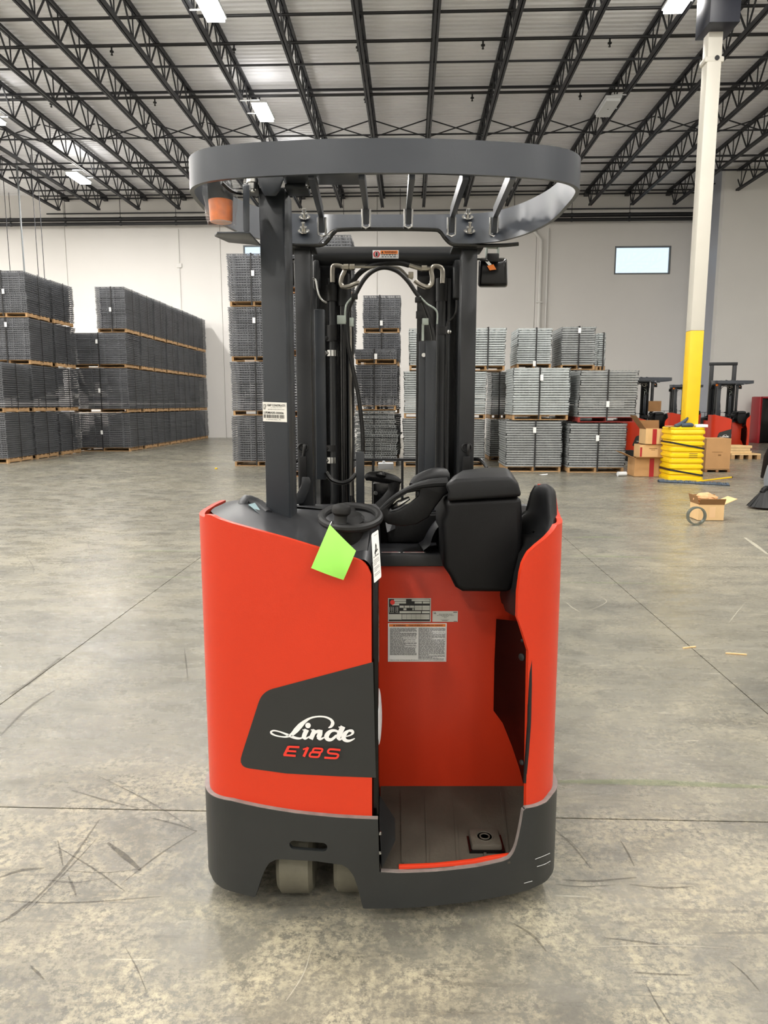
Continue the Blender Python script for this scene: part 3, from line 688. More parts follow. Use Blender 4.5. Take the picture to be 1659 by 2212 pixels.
def columns(off, yl, yr, x0, x1, zlo, zhi, dx=.006):
    fp = footprint(off, yl, yr); out = []
    dense = []
    for p, q in zip(fp, fp[1:]):
        n = max(1, int(math.dist(p[:2], q[:2]) / dx))
        for i in range(n): t = i / n; dense.append(tuple(p[k] + (q[k] - p[k]) * t for k in range(4)))
    dense.append(fp[-1])
    for x, y, nx, ny in dense:
        if x0 <= x <= x1: out.append((x, y, nx, ny, zlo(x, y), zhi(x, y)))
    return out
tr = thing('reach_truck', 'large red and dark grey stand-up reach truck in the foreground', 'reach truck', (0, 2.6, 0), truck=True)
def part(name, mb, m, parent=None, **k): return build(name, mb, m, parent or tr, **k)
# --- bumper
bt_l = tabs([(452, 1714), (500, 1730), (560, 1744), (640, 1757), (730, 1766), (815, 1770)], 0)
bt_m = tabs([(826, 1884), (860, 1886), (940, 1883), (1030, 1873), (1085, 1861), (1100, 1855), (1110, 1842), (1117, 1822), (1124, 1790), (1131, 1748)], 0)
bt_r = tabs([(1133, 1747), (1160, 1742), (1180, 1733), (1194, 1716)], 0)
xs_sill = surf(819, 1820, 0).x
def bump_top(x, y):
    if x < xs_sill: return lerp_tab(bt_l, x)
    if x < bt_m[-1][0]: return lerp_tab(bt_m, x)
    return lerp_tab(bt_r, x)
bb_l = tabs([(455, 1888), (462, 1903), (480, 1918), (510, 1928), (550, 1938), (552, 1936), (562, 1905), (571, 1880), (582, 1864), (596, 1857), (610, 1856), (680, 1860), (738, 1868), (752, 1876), (764, 1892), (773, 1918), (781, 1950), (784, 1962)], 0)
bb_r = tabs([(790, 1963), (900, 1960), (1000, 1950), (1100, 1933), (1160, 1914), (1180, 1903), (1189, 1892)], 0)
bbt = bb_l + bb_r
def bump_bot(x, y): return lerp_tab(bbt, x) if y < 2.16 else lerp_tab([(2.16, lerp_tab(bbt, x)), (3.2, lerp_tab(bbt, x))], y)
bm_ = part('bumper', shell(columns(0, 3.1, 3.1, -9, 9, bump_bot, bump_top, .004), .014), 'bumper')
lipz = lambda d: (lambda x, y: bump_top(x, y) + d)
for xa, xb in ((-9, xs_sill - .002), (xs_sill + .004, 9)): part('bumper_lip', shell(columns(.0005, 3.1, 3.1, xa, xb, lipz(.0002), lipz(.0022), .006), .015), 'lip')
scr = MB()
for pts_ in ([(1156, 1856), (1172, 1850), (1188, 1843)], [(1160, 1872), (1176, 1867), (1189, 1860)], [(1132, 1908), (1150, 1903)]): stroke(scr, pts_, 1.3, lambda a, b: surf(a, b, .0012), 3)
part('scratches', scr, 'fixture', flat=True)
sc_ = surf(666, 1828, 0); hx = (surf(707, 1828).x - surf(625, 1828).x) / 2; hz = .014
cap = [(sc_.x + s * (hx - hz) + hz * math.cos(a), sc_.z + hz * math.sin(a)) for s, r0 in ((1, -90), (-1, 90)) for a in [math.radians(r0 + 18 * k) for k in range(11)]]
boolean(bm_, MB().prism(cap, lambda u, v, d: Vector((u, d, v)), 1.8, 2.3)); bm_.data.polygons.foreach_set('use_smooth', [True] * len(bm_.data.polygons)); bm_.data.set_sharp_from_angle(angle=math.radians(32))
# --- red skins
rt = tabs([(806, 1266), (804, 1248), (799, 1232), (790, 1219), (778, 1210), (700, 1187), (620, 1163), (540, 1141), (500, 1130), (470, 1120), (456, 1113)], RED_OFF)
zl = [(2.14, T(446, 1107, Y=2.18).z), (2.2, T(444, 1102, Y=2.2).z), (2.33, T(455, 1089, Y=2.33).z), (2.47, T(480, 1080, Y=2.47).z)]
def red_l_top(x, y): return lerp_tab(rt, x) if x > XM - HWB + .05 and y < 2.16 else lerp_tab(zl, y)
part('rear_cover', shell(columns(RED_OFF, 2.47, 2.3, -9, surf(807, 1400, RED_OFF).x, lambda x, y: bump_top(x, y) - .012, red_l_top), .016), 'red')
xq = surf(1146, 1424, RED_OFF).x; xp = surf(1117, 1330, RED_OFF).x
rth = tabs([(1117, 1318), (1119, 1280), (1124, 1240), (1130, 1215), (1142, 1193), (1160, 1177), (1180, 1162), (1196, 1146), (1206, 1130)], RED_OFF)
rtl = sorted([(surf(a, b, RED_OFF).x, surf(a, b, RED_OFF).z) for a, b in ((1117, 1332), (1122, 1345), (1146, 1420))])
zr = [(2.12, T(1209, 1124, Y=2.17).z), (2.19, T(1211, 1116, Y=2.2).z), (2.23, T(1206, 1100, Y=2.24).z), (2.27, T(1203, 1062, Y=2.27).z), (2.36, T(1190, 1052, Y=2.36).z), (2.46, T(1172, 1046, Y=2.46).z)]
def red_r_top(x, y): return lerp_tab(rth, x) if x < XM + HWB - .05 and y < 2.14 else lerp_tab(zr, y)
def red_r_bot(x, y): return lerp_tab(rtl, x) if x < xq else lerp_tab(bt_r, x) - .012
part('side_cover', shell(columns(RED_OFF, 2.3, 2.47, xp, 9, red_r_bot, red_r_top), .016), 'red')
part('front_wall', MB().box(-.03, .50, 2.40, 2.43, .15, T(880, 1222, Y=2.40).z), 'red', bevel=.006)
part('side_panel', MB().box(XM - HWB + .03, XM - HWB + .05, 2.45, 3.05, .2, 1.05).box(XM + HWB - .05, XM + HWB - .03, 2.45, 3.05, .2, 1.1), 'red', bevel=.005)
part('chassis', MB().box(-.52, .50, 2.44, 3.02, .12, 1.02).box(-.50, -.05, 2.30, 2.44, .25, 1.0), 'mast', bevel=.01)
# --- rear decal with the maker's script and the type
fnR = lambda dd: (lambda px, py: surf(px, py, RED_OFF + dd))
poly = []
def rc(p0, p1, p2, r, n=6):
    a, b, d = Vector(p0), Vector(p1), Vector(p2); u = (a - b).normalized() * r; v = (d - b).normalized() * r
    return [((1 - t) ** 2 * (b + u) + 2 * t * (1 - t) * b + t * t * (b + v)) for t in [i / n for i in range(n + 1)]]
P0, P1, P2, P3 = (806, 1430), (566, 1494), (514, 1656), (813, 1680)
poly = [Vector(P0)] + rc(P0, P1, P2, 24) + rc(P1, P2, (620, 1673), 24) + [Vector((620, 1671)), Vector((730, 1677)), Vector(P3)]
tri_in = [[(p.x, p.y) for p in poly]]
g_ = MB()                                      # strips so the decal follows the bent sheet
def poly_span(x):
    ys_ = []
    for a, b in zip(poly, poly[1:] + poly[:1]):
        if (a.x - x) * (b.x - x) <= 0 and a.x != b.x: ys_.append(a.y + (b.y - a.y) * (x - a.x) / (b.x - a.x))
    return min(ys_), max(ys_)
pmn = min(p.x for p in poly) + .3
xs_ = [pmn + (812.0 - pmn) * i / 90 for i in range(91)]; top_, bot_ = [], []
for x in xs_:
    xx = min(max(x, pmn), 812.5); a, b = poly_span(min(xx, 805.5)); b = poly_span(xx)[1]; a = a if xx <= 805.5 else 1430
    top_.append(surf(min(xx, 806 + max(0, xx - 806) * .0), a, RED_OFF + .0012)); bot_.append(surf(xx, b, RED_OFF + .0012))
rg = [[top_[i].lerp(bot_[i], k / 6) for k in range(7)] for i in range(91)]
for col_ in rg:
    for p in col_: p.y = rearY(p.x, RED_OFF + .0012)
g_.loft(rg, cap=False, closed=False); part('rear_decal', g_, 'decal_grey')['label'] = 'dark grey decal panel with white script and red type number'
ZK = [0]
def Zc(x, y): return surf(430 + x / 3.858, 1380 + y / 3.858, RED_OFF + .002 + ZK[0] * .00025)
def st(mb, *a):
    ZK[0] += 1; stroke(mb, a[0], a[1], Zc, *a[2:])
lg = MB()
st(lg, [(1078, 742), (1100, 730), (1112, 710), (1112, 692), (1092, 668), (1045, 650), (985, 648), (925, 662), (880, 690), (845, 722), (810, 760), (775, 795), (735, 815), (690, 816), (640, 806), (606, 790), (600, 775), (622, 765), (665, 772), (720, 792), (765, 812), (805, 826), (840, 830), (868, 820)],
   [8, 22, 30, 26, 18, 14, 13, 16, 28, 42, 44, 30, 16, 11, 12, 16, 16, 13, 11, 16, 24, 22, 16, 10], 5)
ZK[0] += 1; disc(lg, 908, 722, 23, Zc)
st(lg, [(898, 756), (880, 796), (872, 822)], [40, 38, 36]); st(lg, [(862, 758), (890, 762)], [8, 14], 2); st(lg, [(868, 818), (886, 832), (922, 812)], [26, 18, 7])
st(lg, [(966, 758), (950, 792), (930, 836)], [38, 38, 38]); st(lg, [(932, 758), (960, 762)], [8, 14], 2)
st(lg, [(944, 812), (962, 788), (984, 772), (1006, 770)], [10, 20, 26, 30]); st(lg, [(1012, 758), (1006, 796), (994, 824)], [34, 42, 38]); st(lg, [(990, 818), (1010, 836), (1052, 816)], [28, 20, 7])
st(lg, [(1162, 776), (1132, 764), (1100, 768), (1072, 792), (1062, 818), (1076, 838), (1106, 838), (1146, 804)], [20, 20, 26, 38, 40, 32, 24, 20])
st(lg, [(1200, 730), (1178, 776), (1158, 820)], [42, 42, 40]); st(lg, [(1154, 816), (1172, 838), (1212, 820)], [30, 20, 7]); st(lg, [(1162, 736), (1190, 734)], [8, 12], 2)
st(lg, [(1225, 814), (1262, 802), (1282, 784), (1274, 768), (1246, 767), (1218, 788), (1204, 820), (1218, 844), (1252, 850), (1298, 830)], [8, 12, 20, 26, 18, 34, 40, 30, 20, 7])
part('maker_script', lg, 'white', flat=True)
tg = MB(); W_ = 18
st(tg, [(836, 903), (745, 899)], W_, 2); st(tg, [(748, 896), (710, 970)], W_ + 4, 2); st(tg, [(805, 975), (704, 968)], W_, 2); st(tg, [(810, 939), (732, 934)], W_ - 2, 2)
st(tg, [(866, 922), (893, 912)], 13, 2); st(tg, [(908, 903), (872, 982)], 22, 1)
def ov(x0, y0, x1, y1, sk):
    cxp, cyp, a, b = (x0 + x1) / 2, (y0 + y1) / 2, (x1 - x0) / 2, (y1 - y0) / 2; out = []
    for k in range(17):
        t = 2 * pi * k / 16; q = lambda v: math.copysign(abs(v) ** .45, v); u, v = q(math.cos(t)) * a, q(math.sin(t)) * b; out.append((cxp + u - sk * v, cyp + v + .07 * u))
    return out
st(tg, ov(950, 914, 1026, 944, .4), 16, 1); st(tg, ov(924, 946, 1004, 984, .4), 16, 1)
st(tg, [(1178, 927), (1100, 920), (1082, 926), (1074, 942), (1088, 954), (1146, 960), (1160, 970), (1152, 986), (1132, 995), (1044, 990)], 17, 3)
part('type_number', tg, 'logo_red', flat=True)
# --- drive wheels under the arch
for a, b, yb_ in ((600, 677, 1952), (722, 800, 1950)):
    g1 = T(a, yb_, Z=0); g2 = T(b, yb_, Z=0); r = .125; yw = g1.y + .09
    wt = part('drive_wheel', MB().lathe((g1.x, yw, r), (1, 0, 0), [(0, .05), (0, r - .015), (.012, r), (g2.x - g1.x - .012, r), (g2.x - g1.x, r - .015), (g2.x - g1.x, .05)], 40), 'tyre')
part('wheel_housing', MB().box(-.47, -.03, 2.06, 2.09, .22, .34).box(-.47, -.45, 2.05, 2.5, .1, .34), 'rubber')
# --- operator compartment
fx0, fx1 = -.012, .50
mz0 = T(900, 1886, Y=1.975).z + .003; mzf = lambda y: mz0 + (.203 - mz0) * min(1, max(0, (y - 1.97) / .43))
ft = MB(); fl_ = [[(x, max(rearY(x, -.012), 1.9), mz0 + .004 * max(0, x) / .4) for x in [fx0 + (fx1 - fx0) * i / 20 for i in range(21)]], [(x, 2.405, .203) for x in [fx0 + (fx1 - fx0) * i / 20 for i in range(21)]]]
ft.loft(fl_, cap=False, closed=False); part('platform_mat', ft, 'mat_floor')
rb = MB()
for px in (870, 925, 990, 1050, 1100):
    a = T(px, 1845, Z=.2); b = T(px - (px - 829) * .06, 1712, Z=.2); rb.bar((a.x, a.y, mzf(a.y) + .001), (b.x, b.y, mzf(b.y) + .001), .008, .004)
part('mat_ribs', rb, 'mat_floor')
q = [T(1012, 1789, Z=.196), T(1075, 1787, Z=.196), T(1083, 1825, Z=.196), T(1013, 1825, Z=.196)]
pd_ = part('pedal', MB().box(q[0].x, q[1].x, q[3].y, q[0].y, .16, .196), 'mat_floor', bevel=.006)
pc = (q[0] + q[2]) / 2
part('pedal_frame', MB().box(q[0].x - .008, q[1].x + .008, q[3].y - .008, q[0].y + .008, .17, mzf(pc.y) + .002), 'gloss_black')
part('pedal_ring', MB().lathe((pc.x, pc.y, .196), (0, 0, 1), [(0, .012), (.002, .013), (.002, .016), (0, .017)], 24).lathe((pc.x, pc.y, .196), (0, 0, 1), [(0, .023), (.002, .024), (.002, .028), (0, .029)], 28), 'mat_floor', pd_)
edge = [c_ for c_ in columns(-.0145, 2.2, 2.2, surf(858, 1875).x, surf(1106, 1852).x, lambda x, y: .15, lambda x, y: min(bump_top(x, y), mz0 + .006) + .013)]
part('entry_bar', shell(edge, .012), 'red', bevel=.003)['label'] = 'bright red entry bar along the platform edge'
part('inner_side_wall', MB().box(-.036, -.016, rearY(-.02, RED_OFF) + .016, 2.41, .2, T(800, 1205, Y=2.03).z - .01), 'gloss_black', bevel=.004)
kp = [T(819, 1716, Y=2.22), T(853, 1768, Y=2.13), T(854, 1815, Y=2.04), T(825, 1876, Y=1.96), T(818, 1860, Y=1.96)]
kb = MB(); base = [Vector((-.014, p.y, p.z)) for p in kp]
kb.add([kp[0], kp[1], kp[2], kp[3], Vector((-.014, 1.975, .33)), Vector((-.014, 2.22, .33)), Vector((-.014, 1.975, .2)), Vector((-.014, 2.22, .2))], [(0, 1, 2, 3), (0, 3, 6, 7), (0, 5, 4, 3)])
part('kick_plate', kb, 'bumper')
for py in (1800, 1842):
    p = T(821, py, Y=2.0); part('bolt', MB().lathe((p.x - .003, p.y, p.z), (1, 0, 0), [(0, .007), (.006, .007), (.008, .004)], 10), 'chrome')
kn = MB(); kx = -.017
kn.loft([[(kx + .011 * math.sqrt(max(0, 1 - t * t)) * math.cos(a) * (1 if math.cos(a) > 0 else 0) , 2.06 + .06 * math.sin(a) * math.sqrt(max(0, 1 - t ** 4)), T(812, 1547, Y=2.06).z + t * .085) for a in [2 * pi * k / 14 for k in range(14)]] for t in [-.99 + 1.98 * i / 14 for i in range(15)]])
part('knee_pad', kn, 'fixture')['label'] = 'pale grey knee pad'
# black side liner in the right of the compartment
deep = [(1072, 1337), (1068, 1430), (1066, 1535), (1086, 1562), (1106, 1612), (1122, 1660), (1130, 1692)]
near = [(1140, 1345), (1147, 1425), (1144, 1535), (1141, 1580), (1138, 1620), (1135, 1660), (1133, 1695)]
ln = MB().loft([[T(a, b, Y=2.385), T((a + c2) / 2, (b + d2) / 2, Y=2.26) + Vector((.012, 0, 0)), T(c2, d2, Y=2.11)] for (a, b), (c2, d2) in zip(deep, near)], cap=False, closed=False)
part('side_liner', ln, 'liner')
part('liner_trim', MB().tube([T(1130, 1345, Y=2.06), T(1146, 1425, Y=2.05), T(1143, 1560, Y=2.04), T(1134, 1690, Y=2.05)], .006, 6), 'rubber')
for px, py, r in ((1127, 1384, .005), (1138, 1408, .005), (1126, 1420, .012), (1138, 1442, .012), (1126, 1648, .009)):
    p = T(px, py, Y=2.17); part('liner_fastener', MB().lathe(p + Vector((.004, .004, 0)), (-1, -.8, 0), [(0, r), (.005, r), (.007, r * .6)], 12), 'bumper')
# --- tower cover, console and hood
cv = MB()
cvr = [[(812, 1300, 2.0), (806, 1238, 1.995), (792, 1212, 2.0), (770, 1206, 2.0), (700, 1184, 2.01), (620, 1161, 2.03), (540, 1140, 2.07), (490, 1124, 2.10), (464, 1112, 2.15), (455, 1104, 2.22)],
       [(815, 1290, 2.06), (810, 1200, 2.08), (796, 1170, 2.10), (770, 1158, 2.12), (700, 1158, 2.15), (630, 1140, 2.18), (560, 1112, 2.20), (510, 1100, 2.22), (475, 1098, 2.24), (462, 1097, 2.28)],
       [(818, 1270, 2.2), (814, 1165, 2.2), (800, 1140, 2.22), (770, 1130, 2.24), (700, 1135, 2.28), (640, 1120, 2.30), (575, 1092, 2.33), (540, 1080, 2.34), (500, 1084, 2.36), (478, 1090, 2.38)],
       [(820, 1260, 2.38), (818, 1150, 2.38), (806, 1120, 2.4), (770, 1110, 2.42), (700, 1108, 2.45), (640, 1102, 2.46), (590, 1092, 2.46), (545, 1084, 2.47), (510, 1082, 2.48), (490, 1086, 2.50)],
       [(822, 1200, 2.7), (822, 1130, 2.7), (815, 1104, 2.7), (780, 1098, 2.72), (700, 1096, 2.75), (640, 1094, 2.75), (590, 1094, 2.75), (550, 1096, 2.75), (520, 1098, 2.72), (500, 1104, 2.7)]]
def grid_loft(rows, fn=lambda p: T(p[0], p[1], Y=p[2]), k=3):
    G_ = [[fn(p) for p in r] for r in rows]
    G_ = [catmull(r, [0] * len(r), k)[0] for r in G_]
    cols_ = [catmull([r[i] for r in G_], [0] * len(G_), k)[0] for i in range(len(G_[0]))]
    return MB().loft([list(c2) for c2 in cols_], cap=False, closed=False)
part('tower_cover', grid_loft(cvr), 'plastic')
sb_ = [(530, 1084, 2.325), (556, 1086, 2.33), (574, 1112, 2.27), (560, 1106, 2.25)]
part('display_hood', MB().tube([T(522, 1092, Y=2.28), T(532, 1078, Y=2.31), T(560, 1088, Y=2.31), T(580, 1106, Y=2.26)], [.012, .02, .02, .012], 8, smooth=3, flat=.6), 'plastic')
ds = MB(); qq = [T(538, 1094, Y=2.27), T(552, 1090, Y=2.29), T(572, 1118, Y=2.24), T(562, 1114, Y=2.22)]
ds.add([p + Vector((0, -.012, .008)) for p in qq] + [p for p in qq], [(0, 1, 2, 3), (4, 7, 6, 5), (0, 4, 5, 1), (1, 5, 6, 2), (2, 6, 7, 3), (3, 7, 4, 0)])
part('display_screen', ds, 'screen', flat=True)
# hood behind the console, up to the mast
hd = [[(455, 1104, 2.5), (480, 1090, 2.52), (520, 1084, 2.55), (640, 1094, 2.56), (720, 1102, 2.56), (800, 1106, 2.56), (830, 1112, 2.56), (836, 1150, 2.56)],
      [(480, 1110, 2.9), (500, 1096, 2.9), (540, 1090, 2.9), (640, 1088, 2.95), (720, 1090, 2.95), (800, 1091, 2.95), (880, 1091, 2.95), (960, 1093, 2.95)]]
part('battery_hood', MB().loft([[T(*p[:2], Y=p[2]) for p in r] for r in hd], cap=False, closed=False), 'plastic')
part('hood_front_edge', MB().box(T(500, 1090, Y=2.95).x, T(1180, 1090, Y=2.95).x, 2.94, 2.98, .9, T(700, 1090, Y=2.95).z), 'plastic', bevel=.01)
# tray
zt0 = T(880, 1222, Y=2.385).z; zt1 = T(880, 1196, Y=2.385).z; zt2 = T(880, 1172, Y=2.62).z
xl_, xr_ = T(815, 1200, Y=2.38).x, T(962, 1200, Y=2.38).x
part('tray_lip', MB().box(xl_, xr_, 2.37, 2.40, zt0, zt1), 'plastic', bevel=.006)
part('tray', MB().loft([[(xl_, 2.39, zt1 - .002), (xr_, 2.39, zt1 - .002)], [(xl_, 2.44, zt1 - .012), (xr_, 2.44, zt1 - .012)], [(xl_, 2.62, zt2), (xr_, 2.62, zt2)]], cap=False, closed=False), 'plastic')
sw = [[(958, 1130, 2.42), (945, 1140, 2.42), (935, 1158, 2.41), (928, 1178, 2.40), (915, 1192, 2.395), (958, 1196, 2.395)],
      [(958, 1115, 2.6), (940, 1125, 2.6), (925, 1145, 2.6), (915, 1165, 2.6), (905, 1175, 2.6), (958, 1178, 2.6)]]
part('tray_bolster', grid_loft(sw), 'plastic')
part('tray_box', MB().loft([[T(832, 1112, Y=2.62), T(955, 1112, Y=2.62), T(918, 1172, Y=2.6), T(836, 1172, Y=2.6)], [T(832, 1106, Y=2.75), T(955, 1106, Y=2.75), T(918, 1150, Y=2.75), T(836, 1150, Y=2.75)]]), 'plastic_dark', bevel=.008)
part('console_wall', MB().box(T(818, 1150, Y=2.64).x, T(960, 1150, Y=2.64).x, 2.64, 2.66, .95, T(880, 1108, Y=2.64).z), 'plastic_dark', bevel=.01)
for a, b in ((824, 865), (871, 920)):
    f_ = lambda u, v, a=a, b=b: Vector((T(a, 1195, Y=2.4).x + u, 2.395 + v, zt1 + .002 - v * .15))
    wl = T(b, 1195, Y=2.4).x - T(a, 1195, Y=2.4).x; t1 = MB(); rect(t1, 0, wl, 0, .03, f_); lo_ = part('tray_label', t1, 'label_paper', flat=True)
    t2 = MB(); f2 = lambda u, v, f_=f_: f_(u, v) + Vector((0, 0, .001))
    for i in range(4): rect(t2, .003, wl - rnd(.004, .012), .004 + i * .0065, .007 + i * .0065, f2)
    part('small_print', t2, 'sign_red', lo_, flat=True)
# --- steering wheel
wc = T(757, 1117, Y=2.12); Rw = pr(130, 2.12) * .97; tilt = Matrix.Rotation(math.radians(14), 3, 'X')
def wp(r, a, dz=0): return wc + tilt @ Vector((r * math.cos(a), r * math.sin(a), dz))
sw_ = part('steering_wheel', MB().tube([wp(Rw, 2 * pi * k / 40) for k in range(40)], .0125, 10, closed=True), 'rubber')
for a in (90, 215, 325):
    a = math.radians(a); part('wheel_spoke', MB().tube([wp(.02, a, -.012), wp(Rw * .6, a, -.006), wp(Rw, a)], [.02, .014, .011], 8, flat=.5), 'rubber', sw_)
part('wheel_hub', MB().lathe(wp(0, 0, -.02), tilt @ Vector((0, 0, 1)), [(0, .04), (.018, .042), (.026, .034), (.03, .01)], 24), 'plastic_dark', sw_)
kb_ = T(735, 1130, Y=2.06); kt_ = T(738, 1092, Y=2.06)
part('spinner_knob', MB().lathe(kb_, kt_ - kb_, [(0, .02), (.006, .018), (.022, .019), (.030, .027), (.042, .0285), (.05, .026), (.055, .015)], 24), 'rubber', sw_)
part('steering_column', MB().loft([[T(a, b, Y=y) for a, b, y in ((728, 1140, 2.1), (800, 1140, 2.08), (792, 1215, 2.03), (766, 1190, 2.04), (735, 1170, 2.06))], [T(a, b, Y=y) for a, b, y in ((728, 1130, 2.3), (806, 1130, 2.3), (806, 1200, 2.3), (766, 1180, 2.3), (735, 1160, 2.3))]]), 'plastic', bevel=.006)
part('column_boot', MB().lathe(T(756, 1180, Y=2.1), tilt @ Vector((0, 0, 1)), [(0, .05), (.04, .046), (.085, .04)], 24), 'plastic_dark')
# --- armrest console
def lerp2(p, q, t): return p + (q - p) * t
arm = [(962, 1082), (1127, 1073), (1130, 1110), (1128, 1180), (1118, 1240), (1104, 1281), (1000, 1280), (984, 1270), (972, 1245), (958, 1225), (957, 1130), (966, 1108)]
def box_from(outline, y0, y1, shrink=.0, dz=0):
    r0 = [T(a, b, Y=y0) for a, b in outline]; cen = sum(r0, Vector()) / len(r0)
    return [[p for p in r0], [Vector((p.x, y1, p.z)) * 1.0 + (Vector((cen.x, y1, cen.z)) - Vector((p.x, y1, p.z))) * shrink + Vector((0, 0, dz)) for p in r0]]
part('armrest_body', MB().loft(box_from(arm, 2.20, 2.58, .03)), 'plastic_dark', bevel=.018, seg=3)
lid0 = [(965, 1083), (968, 1064), (960, 1046), (985, 1035), (1050, 1031), (1105, 1030), (1120, 1044), (1128, 1073)]
r0 = [T(a, b, Y=2.185) for a, b in lid0]; r1 = [T(a, b, Y=2.42) for a, b in ((968, 1074), (970, 1050), (975, 1031), (1000, 1016), (1050, 1010), (1095, 1010), (1106, 1022), (1112, 1060))]
r2 = [T(a, b, Y=2.6) for a, b in ((975, 1070), (976, 1050), (985, 1030), (1006, 1018), (1050, 1012), (1085, 1011), (1095, 1022), (1098, 1055))]
part('armrest_cushion', MB().loft([r0, r1, r2]), 'pad', bevel=.012, seg=3)
# loop handle
ho = [(970, 1040), (948, 1041), (915, 1046), (880, 1057), (850, 1075), (822, 1098), (811, 1110), (820, 1118), (838, 1132), (870, 1137), (900, 1132), (925, 1118), (941, 1094), (958, 1072), (972, 1062)]
hi = [(906, 1060), (880, 1065), (856, 1080), (840, 1098), (841, 1106), (860, 1101), (886, 1085), (903, 1071)]
hs = lambda u, v, d: T(u, v, Y=d)
hbm = MB().prism([ho, hi], hs, 2.26, 2.34)
ha = part('control_handle', hbm, 'plastic_dark', bevel=.009, angle=50)
part('handle_top_pad', MB().tube([T(966, 1042, Y=2.27), T(930, 1044, Y=2.265), T(890, 1053, Y=2.265), T(850, 1075, Y=2.265), T(822, 1101, Y=2.27)], [.016, .014, .009, .007, .006], 10, smooth=4), 'pad', ha)
part('chrome_rocker', MB().tube([T(846, 1098, Y=2.29), T(862, 1088, Y=2.28), T(884, 1076, Y=2.29)], [.006, .011, .006], 10, smooth=4), 'chrome', ha)
part('handle_root', MB().tube([T(955, 1032, Y=2.45), T(935, 1030, Y=2.42), T(905, 1038, Y=2.4), T(890, 1050, Y=2.38)], [.035, .03, .022, .012], 12, smooth=4), 'pad')
# joystick
jy = 2.62
js = part('joystick_head', MB().tube([T(789, 1034, Y=jy), T(800, 1029, Y=jy), T(825, 1031, Y=jy), T(850, 1036, Y=jy), T(866, 1042, Y=jy)], [.012, .024, .03, .024, .012], 14, smooth=4, flat=.72), 'plastic_dark')
part('joystick_buttons', MB().tube([T(812, 1024, Y=jy - .03), T(824, 1025, Y=jy - .03), T(834, 1028, Y=jy - .03)], [.006, .013, .006], 8, smooth=3), 'gloss_black', js)
part('joystick_neck', MB().tube([T(852, 1040, Y=jy), T(849, 1062, Y=jy), T(838, 1080, Y=jy), T(824, 1098, Y=jy)], [.022, .021, .024, .03], 12, smooth=4), 'plastic_dark')
# backrest pad
bp = [[(1158, 1050, 2.42), (1168, 1046, 2.34), (1178, 1045, 2.28), (1186, 1048, 2.26), (1190, 1054, 2.27)],
      [(1149, 1066, 2.42), (1160, 1060, 2.32), (1178, 1057, 2.24), (1192, 1056, 2.22), (1200, 1062, 2.23)],
      [(1139, 1104, 2.42), (1158, 1100, 2.30), (1178, 1098, 2.21), (1192, 1098, 2.19), (1203, 1104, 2.21)],
      [(1112, 1124, 2.40), (1150, 1128, 2.27), (1180, 1130, 2.18), (1192, 1128, 2.165), (1202, 1128, 2.18)],
      [(1108, 1150, 2.38), (1140, 1156, 2.25), (1166, 1158, 2.16), (1182, 1154, 2.13), (1192, 1150, 2.12)],
      [(1105, 1185, 2.36), (1128, 1186, 2.23), (1146, 1184, 2.14), (1154, 1182, 2.09), (1160, 1178, 2.07)],
      [(1101, 1215, 2.35), (1118, 1215, 2.21), (1130, 1214, 2.12), (1135, 1212, 2.065), (1138, 1208, 2.055)],
      [(1094, 1255, 2.34), (1108, 1255, 2.20), (1119, 1255, 2.11), (1125, 1254, 2.06), (1127, 1252, 2.052)],
      [(1087, 1300, 2.33), (1100, 1302, 2.19), (1112, 1303, 2.11), (1118, 1302, 2.065), (1121, 1300, 2.055)],
      [(1092, 1320, 2.32), (1102, 1326, 2.20), (1110, 1330, 2.13), (1115, 1331, 2.09), (1118, 1330, 2.08)]]
part('backrest_pad', grid_loft(bp), 'pad')
def bk(r):
    a, b = T(*r[-1][:2], Y=r[-1][2]), T(*r[0][:2], Y=r[0][2]); return [Vector((min(a.x, .515), a.y + .004, a.z - .002)), Vector((.518, 2.45, (a.z + b.z) / 2 - .004)), Vector((b.x, 2.45, b.z - .002))]
part('pad_backing', MB().loft([bk(r) for r in bp], cap=True), 'rubber')
part('pad_button', MB().tube([T(1155, 1148, Y=2.225), T(1163, 1160, Y=2.205)], .008, 8), 'gloss_black')
# --- overhead guard
ZG0, ZG1 = T(830, 375, Y=1.955).z, T(830, 300, Y=1.955).z
def ring_pts():
    half = [(0, 1.955), (.12, 1.958), (.25, 1.972), (.36, 1.99), (.45, 2.015), (.505, 2.05), (.538, 2.10), (.548, 2.16), (.548, 2.26), (.545, 2.36), (.53, 2.45), (.49, 2.56), (.43, 2.645), (.36, 2.69), (.28, 2.705), (.15, 2.71), (0, 2.71)]
    full = [Vector((-a * .982, b, 0)) for a, b in half[::-1]] + [Vector((a * .99, b, 0)) for a, b in half[1:-1]]
    return catmull(full, [0] * len(full), 6, True)[0]
rp = ring_pts(); rgs = []; n = len(rp)
far_z0, far_z1 = T(830, 528, Y=2.71).z, T(830, 464, Y=2.80).z; notch = T(830, 493, Y=2.71).z
for i, p in enumerate(rp):
    d = (rp[(i + 1) % n] - rp[i - 1]).normalized(); nn = Vector((d.y, -d.x, 0))
    if nn.dot(p - Vector((0, 2.33, 0))) < 0: nn = -nn
    fz = min(1, max(0, (p.y - 2.12) / .55)); z0 = ZG0 + (far_z0 - ZG0) * fz; z1 = ZG1 + (far_z1 - ZG1) * fz
    if p.y > 2.69 and abs(p.x) < .25: z0 += (notch - far_z0) * min(1, max(0, (.235 - abs(p.x)) / .055)) ** .8
    q = p; t_ = .006; tl = Vector((0, .09 * fz ** 2, 0))
    rgs.append([q + nn * t_ + Vector((0, 0, z0)), q + nn * t_ + tl + Vector((0, 0, z1)), q - nn * t_ + tl + Vector((0, 0, z1)), q - nn * t_ + Vector((0, 0, z0))])
